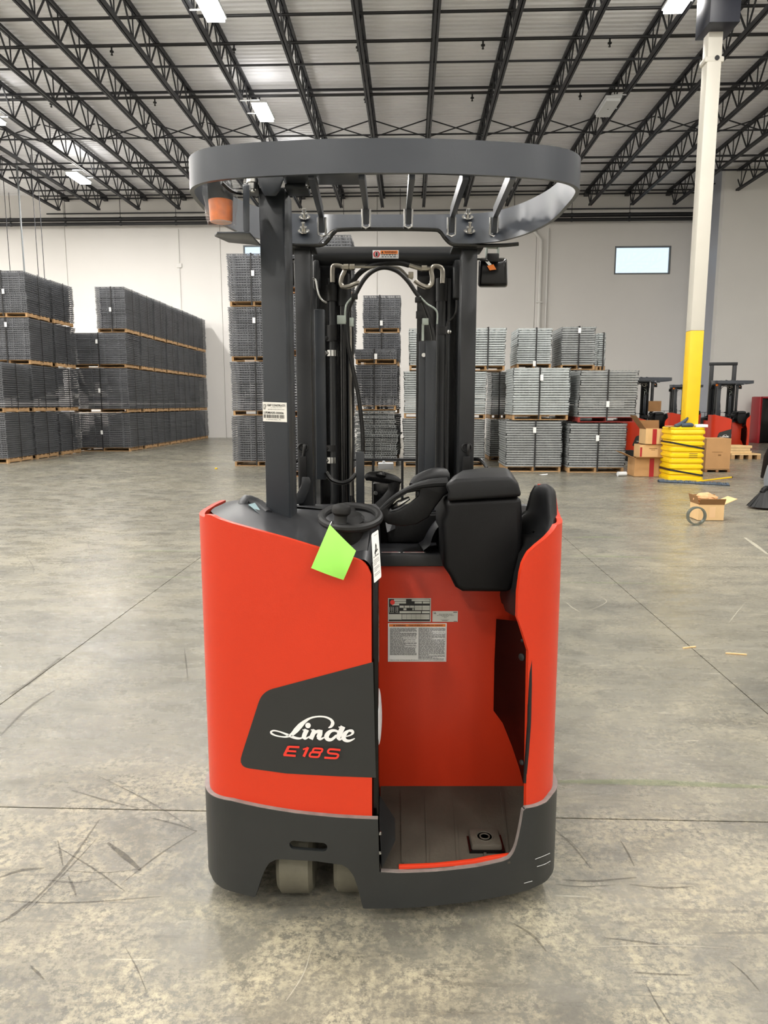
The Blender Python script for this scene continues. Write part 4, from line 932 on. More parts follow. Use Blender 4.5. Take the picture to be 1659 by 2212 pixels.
rgs.append(rgs[0]); gb = part('guard_ring', MB().loft(rgs, cap=False), 'guard')
fl2 = MB()                                     # rolled lower lip of the far plate
lp = [T(a, b, Y=2.70) for a, b in ((585, 527), (640, 530), (690, 530), (706, 522), (722, 502), (740, 496), (830, 495), (930, 496), (950, 500), (962, 515), (978, 528), (1010, 530), (1080, 530), (1120, 527))]
part('plate_lip', fl2.tube(lp, .007, 8, smooth=4), 'ram')
for (a, b), (c2, d2) in zip(((672, 386), (781, 378), (890, 376), (1006, 378), (1108, 386)), ((696, 500), (791, 482), (882, 482), (975, 500), (1066, 500))):
    pa = T(a, b, Y=1.985); pb_ = T(c2, d2, Y=2.69); pa.z = max(pa.z, ZG0 + .012)
    pm = pb_ + Vector((0, -.035, .055)); part('guard_bar', MB().bar(pa, pm, .016, .035).bar(pm, pb_, .016, .03), 'guard')
    part('weld_bead', MB().tube([pb_ + Vector((-.013, -.012, .045)), pb_ + Vector((-.013, -.004, -.012)), pb_ + Vector((0, -.006, -.018)), pb_ + Vector((.013, -.004, -.012)), pb_ + Vector((.013, -.012, .045))], .0045, 6), 'chrome')
part('roof_plate', MB().box(T(600, 390, Y=2.1).x, T(782, 385, Y=2.1).x, 1.99, 2.28, 2.196, 2.206), 'guard', bevel=.003)
for a, b in ((658, 470), (656, 500), (1010, 470), (1014, 500)):
    p = T(a, b, Y=2.765 if b < 490 else 2.72); ax = Vector((0, -.7, 1))
    part('guard_bolt', MB().lathe(p, ax, [(0, .021), (.003, .021), (.003, .014), (.016, .013), (.016, .007), (.032, .007)], 12), 'chrome')
# near post
part('rear_post', MB().prism([(T(563, 600, Y=2.28).x, 2.28), (T(618, 600, Y=2.28).x - .004, 2.28), (T(618, 600, Y=2.28).x, 2.285), (T(618, 600, Y=2.28).x, 2.31), (T(618, 600, Y=2.28).x + .004, 2.32), (T(618, 600, Y=2.28).x + .004, 2.42), (T(563, 600, Y=2.28).x, 2.42)], lambda u, v, d: Vector((u, v, d)), .95, 2.19), 'post', bevel=.004)
pt = [(553, 378), (618, 374), (604, 412), (596, 424), (572, 424), (566, 414)]
part('post_cap', MB().loft([[T(a, b, Y=2.235) for a, b in pt], [T(a, b, Y=2.285) for a, b in pt]]), 'post', bevel=.004)
for a, b in ((618, 668), (528, 563)): part('post_bracket', MB().box(T(a, 395, Y=2.3).x, T(b, 395, Y=2.3).x, 2.26, 2.34, 2.18, 2.196), 'post', bevel=.005)
for a, b in ((545, 400), (666, 394)):
    p = T(a, b - 14, Y=2.25); part('guard_bolt', MB().lathe(p, (0, 0, -1), [(0, .017), (.012, .017), (.014, .012), (.03, .011), (.03, .006), (.036, .006)], 10), 'chrome')
# far posts with their cable plugs
for a, b, nm in ((640, 673, 'l'), (994, 1027, 'r')):
    Yp = 2.72; x0, x1 = T(a, 800, Y=Yp).x, T(b, 800, Y=Yp).x
    po = part('mast_side_post', MB().box(x0, x1, Yp, Yp + .08, .95, far_z0 + .01), 'mast', bevel=.004)
    part('post_foot_plate', MB().box(x0 - .035, x1 + .02, Yp - .02, Yp + .1, far_z0 - .014, far_z0 - .002), 'mast', po, bevel=.003)
    cxp = (a + b) / 2 - 2
    part('grommet', MB().tube([T(cxp + 10 * math.cos(t), 967 + 9 * math.sin(t), Y=Yp - .004) for t in [2 * pi * k / 16 for k in range(16)]], .004, 6, closed=True), 'rubber', po)
    part('plug_cable', MB().tube([T(cxp, 966, Y=Yp + .01), T(cxp + 3, 962, Y=Yp - .02), T(cxp + 2, 980, Y=Yp - .02), T(cxp, 992, Y=Yp - .015)], .006, 8, smooth=3), 'hose', po)
    part('cable_plug', MB().box(T(cxp - 8, 990, Y=Yp - .03).x, T(cxp + 7, 990, Y=Yp - .03).x, Yp - .035, Yp - .005, T(cxp, 1048, Y=Yp - .03).z, T(cxp, 986, Y=Yp - .03).z), 'plastic_dark', po, bevel=.003)
part('mast_foot', MB().prism([(652, 1030), (668, 1030), (672, 1040), (668, 1060), (655, 1088), (632, 1090), (640, 1068), (650, 1050)], hs, 2.68, 2.72), 'mast', bevel=.004)
part('cable_arc', MB().tube([T(620, 1030, Y=2.75), T(628, 1008, Y=2.76), T(645, 992, Y=2.8)], .007, 6, smooth=4), 'hose')
part('cable_arc', MB().tube([T(1022, 992, Y=2.8), T(1038, 994, Y=2.78), T(1052, 1010, Y=2.76)], .007, 6, smooth=4), 'hose')
# --- mast
YM = 2.95
def pxbox(a, b, y0, y1, Y, dep, m, name, **k):   # px columns a..b, rows y0(top)..y1
    p, q = T(a, (y0 + y1) / 2, Y=Y), T(b, (y0 + y1) / 2, Y=Y); return part(name, MB().box(p.x, q.x, Y, Y + dep, T(a, y1, Y=Y).z, T(a, y0, Y=Y).z), m, **k)
zbm = T(830, 549, Y=YM).z
cb = part('mast_crossbeam', MB().lathe((T(676, 549, Y=YM).x, YM + .04, zbm), (1, 0, 0), [(0, .03), (0, .036), (T(1000, 549, Y=YM).x - T(676, 549, Y=YM).x, .036), (T(1000, 549, Y=YM).x - T(676, 549, Y=YM).x, .03)], 28), 'mast')
yl_ = YM + .001
lw = lambda u, v: Vector((T(805 + u * 56, 549, Y=YM).x, YM + .0025 + (v - .5) ** 2 * .004, T(805, 549 - (v - .5) * 18, Y=YM).z))
l1 = MB(); rect(l1, 0, 1, 0, 1, lw); wl_ = part('beam_warning_label', l1, 'white', flat=True)
lw2 = lambda u, v: lw(u, v) + Vector((0, -.0012, 0)); lw3 = lambda u, v: lw(u, v) + Vector((0, -.002, 0))
l2 = MB(); rect(l2, .3, .97, .55, .95, lw2); part('orange_band', l2, 'orange', wl_, flat=True)
l3 = MB(); put_text(l3, 'WARNING', .45, .92, .62, .88, lw3, .02); l3.add([lw3(.33, .62), lw3(.42, .62), lw3(.375, .9)], [(0, 1, 2)])
for v in (.36, .14): 
    u = .34
    while u < .94: e_ = u + rnd(.04, .12); rect(l3, u, min(e_, .96), v, v + .1, lw3); u = e_ + .03
part('label_print', l3, 'ink', wl_, flat=True)
l4 = MB(); stroke(l4, [(.15 + .1 * math.cos(t), .5 + .36 * math.sin(t)) for t in [2 * pi * k / 24 for k in range(25)]], .05, lw3, 1)
part('prohibition_ring', l4, 'sign_red', wl_, flat=True)
l5 = MB(); stroke(l5, [(.15, .25), (.15, .75)], .07, lw3, 1); part('hand_mark', l5, 'ink', wl_, flat=True)
for a, b in ((676, 688), (988, 1000)): pxbox(a, b, 552, 1092, YM + .06, .14, 'mast', 'outer_rail', bevel=.004)
pxbox(690, 760, 570, 1092, YM + .16, .02, 'ram', 'rail_web')
pxbox(900, 990, 570, 1092, YM + .16, .02, 'ram', 'rail_web')
for a, b, t0, m in ((708, 726, 600, 'mast'), (731, 748, 600, 'ram'), (748, 756, 600, 'mast'), (752, 760, 840, 'zinc')): 
    Y_ = YM + .05; p = T((a + b) / 2, t0, Y=Y_); q = T((a + b) / 2, 1092, Y=Y_); r = pr(b - a, Y_)
    if m != 'zinc': part('lift_cylinder' if b - a > 12 else 'inner_rail', MB().lathe((p.x, Y_ + .02, q.z), (0, 0, 1), [(0, r), (p.z - q.z, r)], 20), m, angle=60)
part('piston_rod', MB().tube([T(757, 690, Y=YM), T(759, 1070, Y=YM)], .0065, 8), 'silver_pipe')
part('sheath_rod', MB().tube([T(776, 1090, Y=YM), T(763, 1075, Y=YM), T(762, 860, Y=YM), T(761, 700, Y=YM)], .005, 8, smooth=3), 'hose')
for a, b, t0, m in ((944, 965, 615, 'mast'), (966, 975, 600, 'mast'), (900, 907, 720, 'ram')):
    Y_ = YM + .05; p = T((a + b) / 2, t0, Y=Y_); q = T((a + b) / 2, 1092, Y=Y_); r = pr(b - a, Y_)
    part('lift_cylinder' if b - a > 12 else 'inner_rail', MB().lathe((p.x, Y_ + .02, q.z), (0, 0, 1), [(0, r), (p.z - q.z, r)], 20), m, angle=60)
for x_, y0, y1 in ((717, 614, 650), (742, 590, 660), (955, 600, 650), (955, 705, 722), (717, 702, 735)):
    Y_ = YM + .05; p = T(x_, y1, Y=Y_); q = T(x_, y0, Y=Y_)
    part('cylinder_collar', MB().lathe((p.x, Y_ + .02, p.z), (0, 0, 1), [(0, pr(25, Y_)), (q.z - p.z, pr(25, Y_))], 18), 'rubber')
for y_, m in ((730, 'rubber'), (762, 'chrome'), (968, 'rubber'), (994, 'chrome')):
    Y_ = YM + .05; p = T(716, y_ + 7, Y=Y_); q = T(716, y_ - 6, Y=Y_)
    hc = part('hose_clamp', MB().lathe((p.x, Y_ + .02, p.z), (0, 0, 1), [(0, pr(24, Y_)), (q.z - p.z, pr(24, Y_))], 18), m)
    part('clamp_bolt', MB().lathe(T(706, y_ + 1, Y=YM), (-.3, -1, 0), [(0, .008), (.012, .008), (.014, .004)], 8), m, hc)
gp = pxbox(681, 703, 668, 1036, YM - .08, .03, 'post', 'finger_guard', bevel=.003)
part('finger_guard', MB().prism([(T(904, 900, Y=YM - .06).x, YM - .06), (T(917, 900, Y=YM - .06).x, YM - .06), (T(917, 900, Y=YM - .06).x, YM - .085), (T(940, 900, Y=YM - .06).x, YM - .085), (T(940, 900, Y=YM - .06).x, YM - .04), (T(904, 900, Y=YM - .06).x, YM - .04)], lambda u, v, d: Vector((u, v, d)), .95, T(920, 736, Y=YM - .08).z), 'post', bevel=.002)
part('guard_screw', MB().lathe(T(915, 767, Y=YM - .07), (0, -1, 0), [(0, .008), (.004, .008), (.004, .004)], 10), 'chrome')
pxbox(769, 787, 976, 1094, YM - .08, .02, 'post', 'hose_plate', bevel=.003)
part('plate_hose', MB().tube([T(704, 1020, Y=YM - .09), T(716, 1036, Y=YM - .09), T(738, 1043, Y=YM - .09), T(756, 1038, Y=YM - .09), T(768, 1025, Y=YM - .07)], .009, 8, smooth=4), 'hose')
pxbox(683, 692, 1036, 1092, YM, .02, 'chrome', 'hose_fitting')
# hoses and pipes at the mast head
def hosep(pts, w_, m, name='hydraulic_hose', Y=YM - .03): return part(name, MB().tube([T(p[0], p[1], Y=(p[2] if len(p) > 2 else Y)) for p in pts], pr(w_, Y), 10, smooth=5), m)
hosep([(784, 980), (783, 930), (775, 860), (763, 800), (752, 740), (750, 690), (754, 665), (766, 640), (785, 606), (805, 586), (830, 578), (858, 586), (880, 606), (898, 632), (914, 654), (926, 685), (934, 715), (938, 742)], 9, 'hose')
hosep([(760, 612), (775, 592), (798, 576), (830, 569), (862, 568), (884, 573)], 11, 'rubber', Y=YM + .02)
hosep([(884, 573), (900, 578), (914, 581), (930, 580)], 9, 'silver_pipe', 'pipe_fitting', Y=YM)
hosep([(748, 578), (762, 577), (800, 577), (850, 577), (866, 582), (880, 596), (892, 602)], 5, 'silver_pipe', 'steel_pipe', Y=YM)
hosep([(718, 610), (718, 582), (722, 574), (738, 576), (744, 584), (738, 598), (736, 612), (742, 620), (756, 618), (770, 612), (776, 612)], 10, 'silver_pipe', 'pipe_fitting', Y=YM)
hosep([(956, 612), (956, 584), (948, 576), (936, 576), (932, 586), (934, 600), (932, 614), (922, 620), (906, 614), (896, 606)], 10, 'silver_pipe', 'pipe_fitting', Y=YM)
for a, b in ((761, 577), (888, 594), (917, 580), (748, 577)): part('pipe_nut', MB().lathe(T(a - 6, b, Y=YM - .01), (1, .0, 0), [(0, .012), (.02, .012)], 6), 'silver_pipe')
hosep([(674, 602), (682, 606), (688, 634), (696, 648), (706, 654)], 4, 'chrome', 'bent_bracket', Y=YM - .05)
hosep([(766, 638), (750, 655), (746, 672), (746, 696)], 4, 'zinc', 'hose_bracket', Y=YM - .05)
hosep([(906, 640), (922, 656), (943, 672), (944, 700)], 4, 'zinc', 'hose_bracket', Y=YM - .05)
for a, b in ((766, 641), (903, 648)): part('hose_tie', MB().box(*(lambda p: (p.x - .012, p.x + .012, p.y - .015, p.y + .01, p.z - .01, p.z + .01))(T(a, b, Y=YM - .05))), 'rubber', bevel=.003)
pxbox(728, 747, 681, 700, YM - .06, .01, 'zinc', 'zinc_plate', bevel=.002); pxbox(755, 764, 686, 705, YM - .05, .01, 'zinc', 'zinc_plate', bevel=.002)
pxbox(912, 926, 687, 702, YM - .06, .01, 'zinc', 'zinc_plate', bevel=.002); pxbox(911, 916, 700, 736, YM - .055, .01, 'zinc', 'zinc_strip'); pxbox(899, 911, 672, 687, YM - .05, .02, 'rubber', 'rubber_stop')
pxbox(980, 998, 560, 645, YM - .01, .05, 'mast', 'mast_cheek', bevel=.01); pxbox(676, 690, 560, 625, YM + .0, .05, 'mast', 'mast_cheek', bevel=.01)
hosep([(986, 648), (985, 672), (978, 686), (966, 700), (965, 740), (962, 900), (963, 1020)], 3, 'hose', 'thin_cable', Y=YM - .02)
part('round_plug', MB().lathe(T(970, 717, Y=YM - .02), (0, -1, 0), [(0, .009), (.006, .008), (.008, .003)], 12), 'chrome')
# load backrest, tilt box, camera bracket beyond
yb2 = 3.5
part('load_backrest', MB().bar(T(605, 993, Y=yb2), T(1040, 993, Y=yb2), .02, .012), 'mast')
for px in (674, 806, 869): part('backrest_bar', MB().bar(T(px, 993, Y=yb2), T(px, 1096, Y=yb2), .012, .012), 'mast')
part('carriage_box', MB().box(T(806, 1060, Y=3.3).x, T(846, 1060, Y=3.3).x, 3.3, 3.36, T(820, 1094, Y=3.3).z, T(820, 1044, Y=3.3).z), 'ram', bevel=.005)
part('carriage_screw', MB().lathe(T(812, 1065, Y=3.29), (0, -1, 0), [(0, .01), (.004, .009)], 10), 'chrome')
part('valve_head', MB().box(T(817, 1010, Y=3.3).x, T(850, 1010, Y=3.3).x, 3.3, 3.36, T(830, 1014, Y=3.3).z, T(830, 1001, Y=3.3).z).lathe(T(829, 1001, Y=3.32), (0, 0, 1), [(0, .008), (.012, .006)], 10), 'fixture', bevel=.004)
# --- beacon in its plastic wrap, bracket, work lights
bc = T(478, 480, Y=2.16); ztop_ = T(478, 400, Y=2.16).z; zmid = T(478, 434, Y=2.16).z; rb_ = pr(50, 2.16)
be = part('beacon_lens', MB().lathe((bc.x, 2.16, bc.z), (0, 0, 1), [(0, .01), (.0, rb_ * .88), (.006, rb_ * .93), (zmid - bc.z, rb_)], 28), 'amber', angle=60)
be['label'] = 'amber flashing beacon lens'
part('beacon_base', MB().lathe((bc.x, 2.16, zmid), (0, 0, 1), [(0, rb_ * 1.02), (ztop_ - zmid, rb_ * 1.04), (ztop_ - zmid + .02, rb_ * .9)], 28), 'gloss_black')
wr = MB(); rings = []
for k in range(9):
    z = bc.z - .006 + (ztop_ - bc.z + .01) * k / 8; rr_ = rb_ * 1.12 + k * .0015
    rings.append([(bc.x + (rr_ + .004 * math.sin(7 * a + k * 1.7)) * math.cos(a), 2.16 + (rr_ + .004 * math.cos(5 * a + k)) * math.sin(a), z) for a in [2 * pi * q / 40 for q in range(40)]])
wr.loft(rings, cap=False); part('plastic_wrap', wr, 'film')['label'] = 'crinkled clear plastic wrap'
part('beacon_cable', MB().tube([T(480, 395, Y=2.1), T(500, 412, Y=2.12), T(520, 418, Y=2.15)], .005, 6, smooth=4), 'hose')
part('beacon_bracket', MB().prism([(525, 400), (539, 400), (539, 500), (528, 502), (525, 496)], hs, 2.12, 2.2).prism([(T(452, 493, Y=2.1).x, 2.16), (T(465, 493, Y=2.1).x, 2.12), (T(536, 493, Y=2.1).x, 2.12), (T(539, 493, Y=2.1).x, 2.28), (T(470, 493, Y=2.1).x, 2.24)], lambda u, v, d: Vector((u, v, d)), T(500, 500, Y=2.12).z - .005, T(500, 500, Y=2.12).z), 'guard', bevel=.002)
wlY = 2.82
def worklight(a, b, tag):
    cxp, y0, y1 = (a + b) / 2, 556, 621
    o = part('work_light', MB().loft([[T(a + 4, 560, Y=wlY), T(b - 3, 560, Y=wlY), T(b, 618, Y=wlY), T(a, 618, Y=wlY)], [T(a, 556, Y=wlY + .05), T(b, 556, Y=wlY + .05), T(b + 1, 622, Y=wlY + .05), T(a - 1, 622, Y=wlY + .05)]]), 'gloss_black', bevel=.012, seg=3)
    part('light_fins', MB().box(T(cxp - 13, 550, Y=wlY).x, T(cxp + 13, 550, Y=wlY).x, wlY - .01, wlY + .02, T(cxp, 566, Y=wlY).z, T(cxp, 548, Y=wlY).z), 'rubber', o, bevel=.003)
    part('light_bracket', MB().box(T(cxp - 14, 550, Y=wlY).x, T(cxp - 11, 550, Y=wlY).x, wlY, wlY + .03, T(cxp, 553, Y=wlY).z, T(cxp, 533, Y=wlY).z).box(T(cxp + 11, 550, Y=wlY).x, T(cxp + 14, 550, Y=wlY).x, wlY, wlY + .03, T(cxp, 553, Y=wlY).z, T(cxp, 533, Y=wlY).z).box(T(cxp - 14, 550, Y=wlY).x, T(cxp + 14, 550, Y=wlY).x, wlY, wlY + .03, T(cxp, 534, Y=wlY).z, far_z0 + .02), 'zinc', o)
    part('light_cable', MB().tube([T(cxp - 10 if tag else cxp + 10, 564, Y=wlY - .01), T(a - 2 if tag else b + 4, 560, Y=wlY - .01), T(a - 6 if tag else b + 8, 575, Y=wlY)], .004, 6, smooth=3), 'hose', o)
    if tag:
        part('light_label', MB().prism([(1052, 574), (1066, 571), (1072, 582), (1058, 584)], hs, wlY - .012, wlY - .010), 'orange', o); part('label_tape', MB().prism([(1046, 562), (1052, 560), (1062, 571), (1056, 574)], hs, wlY - .012, wlY - .010), 'white', o)
worklight(1033, 1096, True); worklight(590, 636, False)
# --- post label
lY = 2.2785; fL = lambda u, v: Vector((T(567.5 + u * 52, 888, Y=lY).x, lY, T(590, 910 - v * 42 + u * 2, Y=lY).z)); f2_ = lambda u, v: fL(u, v) + Vector((0, -.0008, 0))
l1 = MB(); rect(l1, 0, 1, 0, 1, fL); pl_ = part('asset_label', l1, 'label_paper', flat=True)
l2 = MB(); put_text(l2, 'G&P CONSTRUCTI', .2, .93, .79, .9, f2_, .03); put_text(l2, 'URMA00-00006', .05, .87, .4, .52, f2_, .02); put_text(l2, '+1 (956) 454 4410', .34, .8, .7, .75, f2_); put_text(l2, 'gandpconstruction.com', .22, .9, .6, .67, f2_)
put_text(l2, 'GP', .03, .15, .62, .88, f2_)
u = .04
while u < .86: e_ = rnd(.006, .03); rect(l2, u, u + e_, .18, .36, f2_); u += e_ + rnd(.008, .03)
put_text(l2, 'A URMA00-00006 L PM', .14, .74, .08, .13, f2_); part('label_print', l2, 'ink', pl_, flat=True)
# --- plates on the compartment wall
wY = 2.3985
def plate(name, x0, y0, x1, y1, m, rad=0):
    a, b = T(x0, y1, Y=wY), T(x1, y0, Y=wY)
    base_fn = lambda u, v, d=0: Vector((a.x + u * (b.x - a.x), wY - d, a.z + v * (b.z - a.z)))
    o = part(name, MB().prism([(0, 0), (1, 0), (1, 1), (0, 1)], lambda u, v, d: base_fn(u, v, d), 0, .0012), m, flat=True); return o, base_fn
dp, fb = plate('data_plate', 838, 1292, 931, 1343, 'label_grey'); k1 = lambda u, v: fb(u, v, .0018); k2 = lambda u, v: fb(u, v, .0026)
l = MB(); rect(l, .02, .98, .03, .97, k1); part('plate_black', l, 'ink', dp, flat=True); l = MB()
for u0, u1, v0, v1 in ((.14, .42, .88, .96), (.55, .97, .88, .96), (.14, .42, .78, .86), (.62, .79, .78, .86), (.81, .97, .78, .86), (.1, .26, .7, .77), (.27, .37, .6, .69), (.385, .505, .6, .69), (.515, .61, .6, .69), (.62, .79, .6, .69), (.8, .97, .6, .69), (.36, .43, .5, .58), (.57, .6, .5, .58),
                        (.62, .79, .5, .59), (.8, .97, .5, .59), (.27, .77, .37, .46), (.79, .97, .37, .46), (.02, .32, .1, .33)): rect(l, u0, u1, v0, v1, k2)
for r_ in range(3):
    for q_ in range(5): rect(l, .33 + q_ * .109, .33 + q_ * .109 + (.105 if q_ < 4 else .2), .11 + r_ * .075, .175 + r_ * .075, k2)
for x_ in (.035, .085, .13, .18, .22): rect(l, x_, x_ + .008, .4, .63, k2)
for z_ in (.4, .5, .56, .62): rect(l, .035, .14, z_, z_ + .008, k2); rect(l, .18, .25, z_, z_ + .008, k2)
part('plate_fields', l, 'label_grey', dp, flat=True); l = MB(); disc(l, .105, .83, .055, lambda u, v: fb(.105 + (u - .105) * 1.0, .83 + (v - .83) * 1.9, .003)); part('red_dot', l, 'dot_red', dp, flat=True)
up_, fb2 = plate('approval_plate', 934, 1320, 989, 1343, 'label_grey'); l = MB(); k3 = lambda u, v: fb2(u, v, .0018)
put_text(l, 'TYPE E INDUSTRIAL TRUCK', .25, .78, .67, .76, k3); put_text(l, 'AS TO FIRE AND ELECTRIC SHOCK', .18, .84, .56, .65, k3); put_text(l, 'HAZARD ONLY', .37, .64, .46, .54, k3); put_text(l, '89LG', .46, .56, .36, .43, k3)
put_text(l, 'UL', .05, .15, .74, .9, k3, .03); rect(l, .32, .66, .18, .2, k3); rect(l, .38, .6, .1, .13, k3); rect(l, .82, .97, .88, .93, k3); rect(l, .84, .98, .03, .07, k3); part('small_print', l, 'ink', up_, flat=True)
wp_, fb3 = plate('warning_plate', 838, 1346, 965, 1429, 'white'); k4 = lambda u, v: fb3(u, v, .0018); k5 = lambda u, v: fb3(u, v, .0024)
l = MB(); rect(l, .02, .98, .91, .98, k4); part('orange_band', l, 'orange', wp_, flat=True)
l = MB(); put_text(l, 'WARNING', .13, .3, .925, .965, k5, .03); l.add([k5(.09, .925), k5(.12, .925), k5(.105, .968)], [(0, 1, 2)]); put_text(l, 'STAND-UP REAR TRUCK OPERATOR WARNINGS', .35, .93, .928, .962, k5, .02)
put_text(l, 'Failure to comply with these warnings will create an unreasonable risk of injury to yourself and others.', .04, .96, .03, .06, k5, .01)
for a, b, c2, d2 in ((.015, .018, .02, .905), (.982, .985, .02, .905), (.015, .985, .015, .018)): rect(l, a, b, c2, d2, k4)
part('warning_heading', l, 'ink', wp_, flat=True); l = MB()
for c0, c1, vend in ((.035, .49, .17), (.52, .975, .075)):
    v = .88
    while v > vend:
        u = c0; last = random.random() < .2; end = c1 if not last else c0 + rnd(.15, .35)
        while u < end - .02: e_ = min(u + rnd(.02, .07), end); rect(l, u, e_, v - .011, v, k5); u = e_ + .008
        v -= .021
part('warning_text', l, 'ink_soft', wp_, flat=True)
# --- tags hung on the truck: things of their own
gt = [T(712, 1133, Y=1.985), T(769, 1190, Y=1.965), T(742, 1253, Y=1.955), T(672, 1227, Y=1.96)]
gtm = MB(); nrm = Vector((0, -.0012, 0)); r_ = []
for k in range(9):
    t = k / 8; L_ = gt[0].lerp(gt[3], t); R_ = gt[1].lerp(gt[2], t); bow = Vector((0, -.008 * math.sin(pi * t), 0)); r_.append([L_.lerp(R_, q / 6) + bow + Vector((0, -.004 * math.sin(pi * q / 6), 0)) for q in range(7)])
gtm.loft(r_, cap=False, closed=False); gtm.loft([[p - nrm for p in q] for q in r_], cap=False, closed=False)
gtag = thing('green_tag', 'bright lime green paper tag hanging from the steering wheel', 'tag', gt[0], truck=True)
build('tag_sheet', gtm, 'green_tag', gtag); build('tag_wire', MB().tube([gt[0] + Vector((0, .003, -.004)), T(716, 1128, Y=1.99), T(720, 1132, Y=2.0)], .002, 6), 'chrome', gtag)
wt_ = [T(802, 1154, Y=1.99), T(817, 1144, Y=1.99), T(824, 1246, Y=1.975), T(808, 1260, Y=1.975)]
wtag = thing('warning_tag', 'narrow white warning tag hanging at the right of the steering column', 'tag', wt_[0], truck=True)
fW = lambda u, v, d=0: (wt_[3].lerp(wt_[2], u)).lerp(wt_[0].lerp(wt_[1], u), v) + Vector((0, -d, 0))
build('tag_card', MB().prism([(0, .02), (.1, 0), (.95, 0), (1, .03), (1, .98), (.95, 1), (.1, 1), (0, .97)], fW, 0, .0012), 'white', wtag, flat=True)
l = MB(); k6 = lambda u, v: fW(u, v, .0018); put_text(l, 'WARNING', .3, .85, .50, .53, k6, .03); l.add([k6(.12, .5), k6(.26, .5), k6(.19, .53)], [(0, 1, 2)])
stroke(l, [(.35, .56), (.5, .65), (.45, .72)], .1, k6, 2); stroke(l, [(.3, .58), (.75, .62)], .03, k6, 2); stroke(l, [(.62, .58), (.6, .7), (.5, .74)], .06, k6, 2)
for k in range(11):
    if k in (4, 8): continue
    rect(l, .12, .85 if k % 4 != 3 else .5, .44 - k * .032, .448 - k * .032, k6)
rect(l, .35, .85, .93, .936, k6); build('tag_print', l, 'ink', wtag, flat=True)
# --- the trucks parked at the back: copies of the whole truck without stickers
SK = ('beam_warning_label', 'asset_label', 'tray_label', 'data_plate', 'approval_plate', 'warning_plate', 'plastic_wrap', 'small_print')
for px, ysc, rot, lab in ((1404, 19.0, 4, 'red reach truck parked behind the open cardboard boxes, left of the column'), (1487, 26.5, -2, 'red reach truck parked furthest back, mostly hidden behind the yellow column'),
                          (1590, 21.6, -5, 'red reach truck parked behind the pallet of planks, right of the column')):
    q = copy_tree(tr, skip=SK); v = R(px, 872, Y=ysc); q.location = (v.x, v.y + .6, 0); q.rotation_euler = (0, 0, math.radians(rot)); q['label'] = lab; q['group'] = 'parked reach trucks'
for x0_, x1_ in ((-.40, -.30), (.26, .36)):
    u_ = part('raised_mast_rail', MB().box(x0_, x1_, 3.06, 3.16, 1.0, 2.74), 'mast', bevel=.004); u_.parent = q
u_ = part('raised_mast_beam', MB().box(-.42, .38, 3.05, 3.17, 2.70, 2.79), 'mast', bevel=.01); u_.parent = q
# ================================================================== CARTONS AND CLUTTER ON THE RIGHT
def carton(name, x0, x1, y0, y1, z0, z1, label, m='card', flaps=(), rotz=0, tiltx=0, tapes=(), inside='card_dark', tilty=0):
    base = Vector(((x0 + x1) / 2, (y0 + y1) / 2, z0)); t = thing(name, label, 'cardboard box', base); wdt, dpt, hgt = x1 - x0, y1 - y0, z1 - z0
    t.rotation_euler = (tiltx, tilty, rotz); b = MB(); e = .006; bx, by = base.x, base.y
    for q in ((x0, x1, y0, y0 + e), (x0, x1, y1 - e, y1), (x0, x0 + e, y0 + e, y1 - e), (x1 - e, x1, y0 + e, y1 - e)): b.box(*q, z0, z1)
    b.box(x0, x1, y0, y1, z0, z0 + e); build('box_body', b, m, t, flat=True)
    for side, ang, ln_ in flaps:
        a = math.radians(ang); fm = MB(); c_, s_ = math.cos(a) * ln_, math.sin(a) * ln_
        if side == 'f': fm.bar((bx, y0, z1), (bx, y0 - c_, z1 + s_), wdt, e, up=(0, 0, 1))
        if side == 'b': fm.bar((bx, y1, z1), (bx, y1 + c_, z1 + s_), wdt, e)
        if side == 'l': fm.bar((x0, by, z1), (x0 - c_, by, z1 + s_), dpt, e)
        if side == 'r': fm.bar((x1, by, z1), (x1 + c_, by, z1 + s_), dpt, e)
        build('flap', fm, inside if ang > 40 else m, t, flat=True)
    for u0, u1, v0, v1, mm in tapes: build('packing_tape', MB().box(x0 + wdt * u0, x0 + wdt * u1, y0 - .002, y0 - .0005, z0 + hgt * v0, z0 + hgt * v1), mm, t, flat=True)
    return t
by_ = R(1420, 1030, Z=0).y
b0, b1 = R(1390, 1030, Y=by_).x, R(1431, 1030, Y=by_).x; zt = R(1420, 990, Y=by_).z
carton('open_carton', b0 - .2, b1, by_, by_ + .5, 0, zt, 'brown open-flapped carton with red tape, bottom of the pile left of the column', flaps=(('f', 14, .17), ('l', 25, .3)), tapes=((.52, .68, 0, 1, 'tape_red'),))
z2 = R(1420, 963, Y=by_ + .05).z
carton('plain_carton', b0 - .08, b1 + .05, by_ + .1, by_ + .5, zt + .002, z2 + .02, 'brown carton in the middle of the pile left of the column', m='card_light', tapes=((.02, .1, 0, .8, 'tape_red'), (.38, .7, .68, .74, 'card_dark'), (.46, .62, .58, .62, 'card_dark')))
z3 = R(1420, 930, Y=by_ + .05).z
carton('tilted_carton', b0 + .02, b1 + .04, by_ + .06, by_ + .5, z2 + .03, z3 + .03, 'light brown carton with a raised flap, top of the pile left of the column', m='card_light', flaps=(('l', 52, .36), ('b', 80, .18)), tapes=((.34, .55, 0, 1, 'tape_red'),))
prop(build('tin_can', MB().lathe((b0 - .52, by_ + .1, .05), (1, .3, 0), [(0, .048), (.2, .048), (.2, .042), (.19, .042)], 18), 'lens_off', org=Vector((b0 - .5, by_ + .2, 0))), 'shiny metal can lying on its side by the open cartons', 'can')
cy2 = R(1555, 1020, Z=0).y; c0_, c1_ = R(1524, 985, Y=cy2).x, R(1579, 985, Y=cy2).x
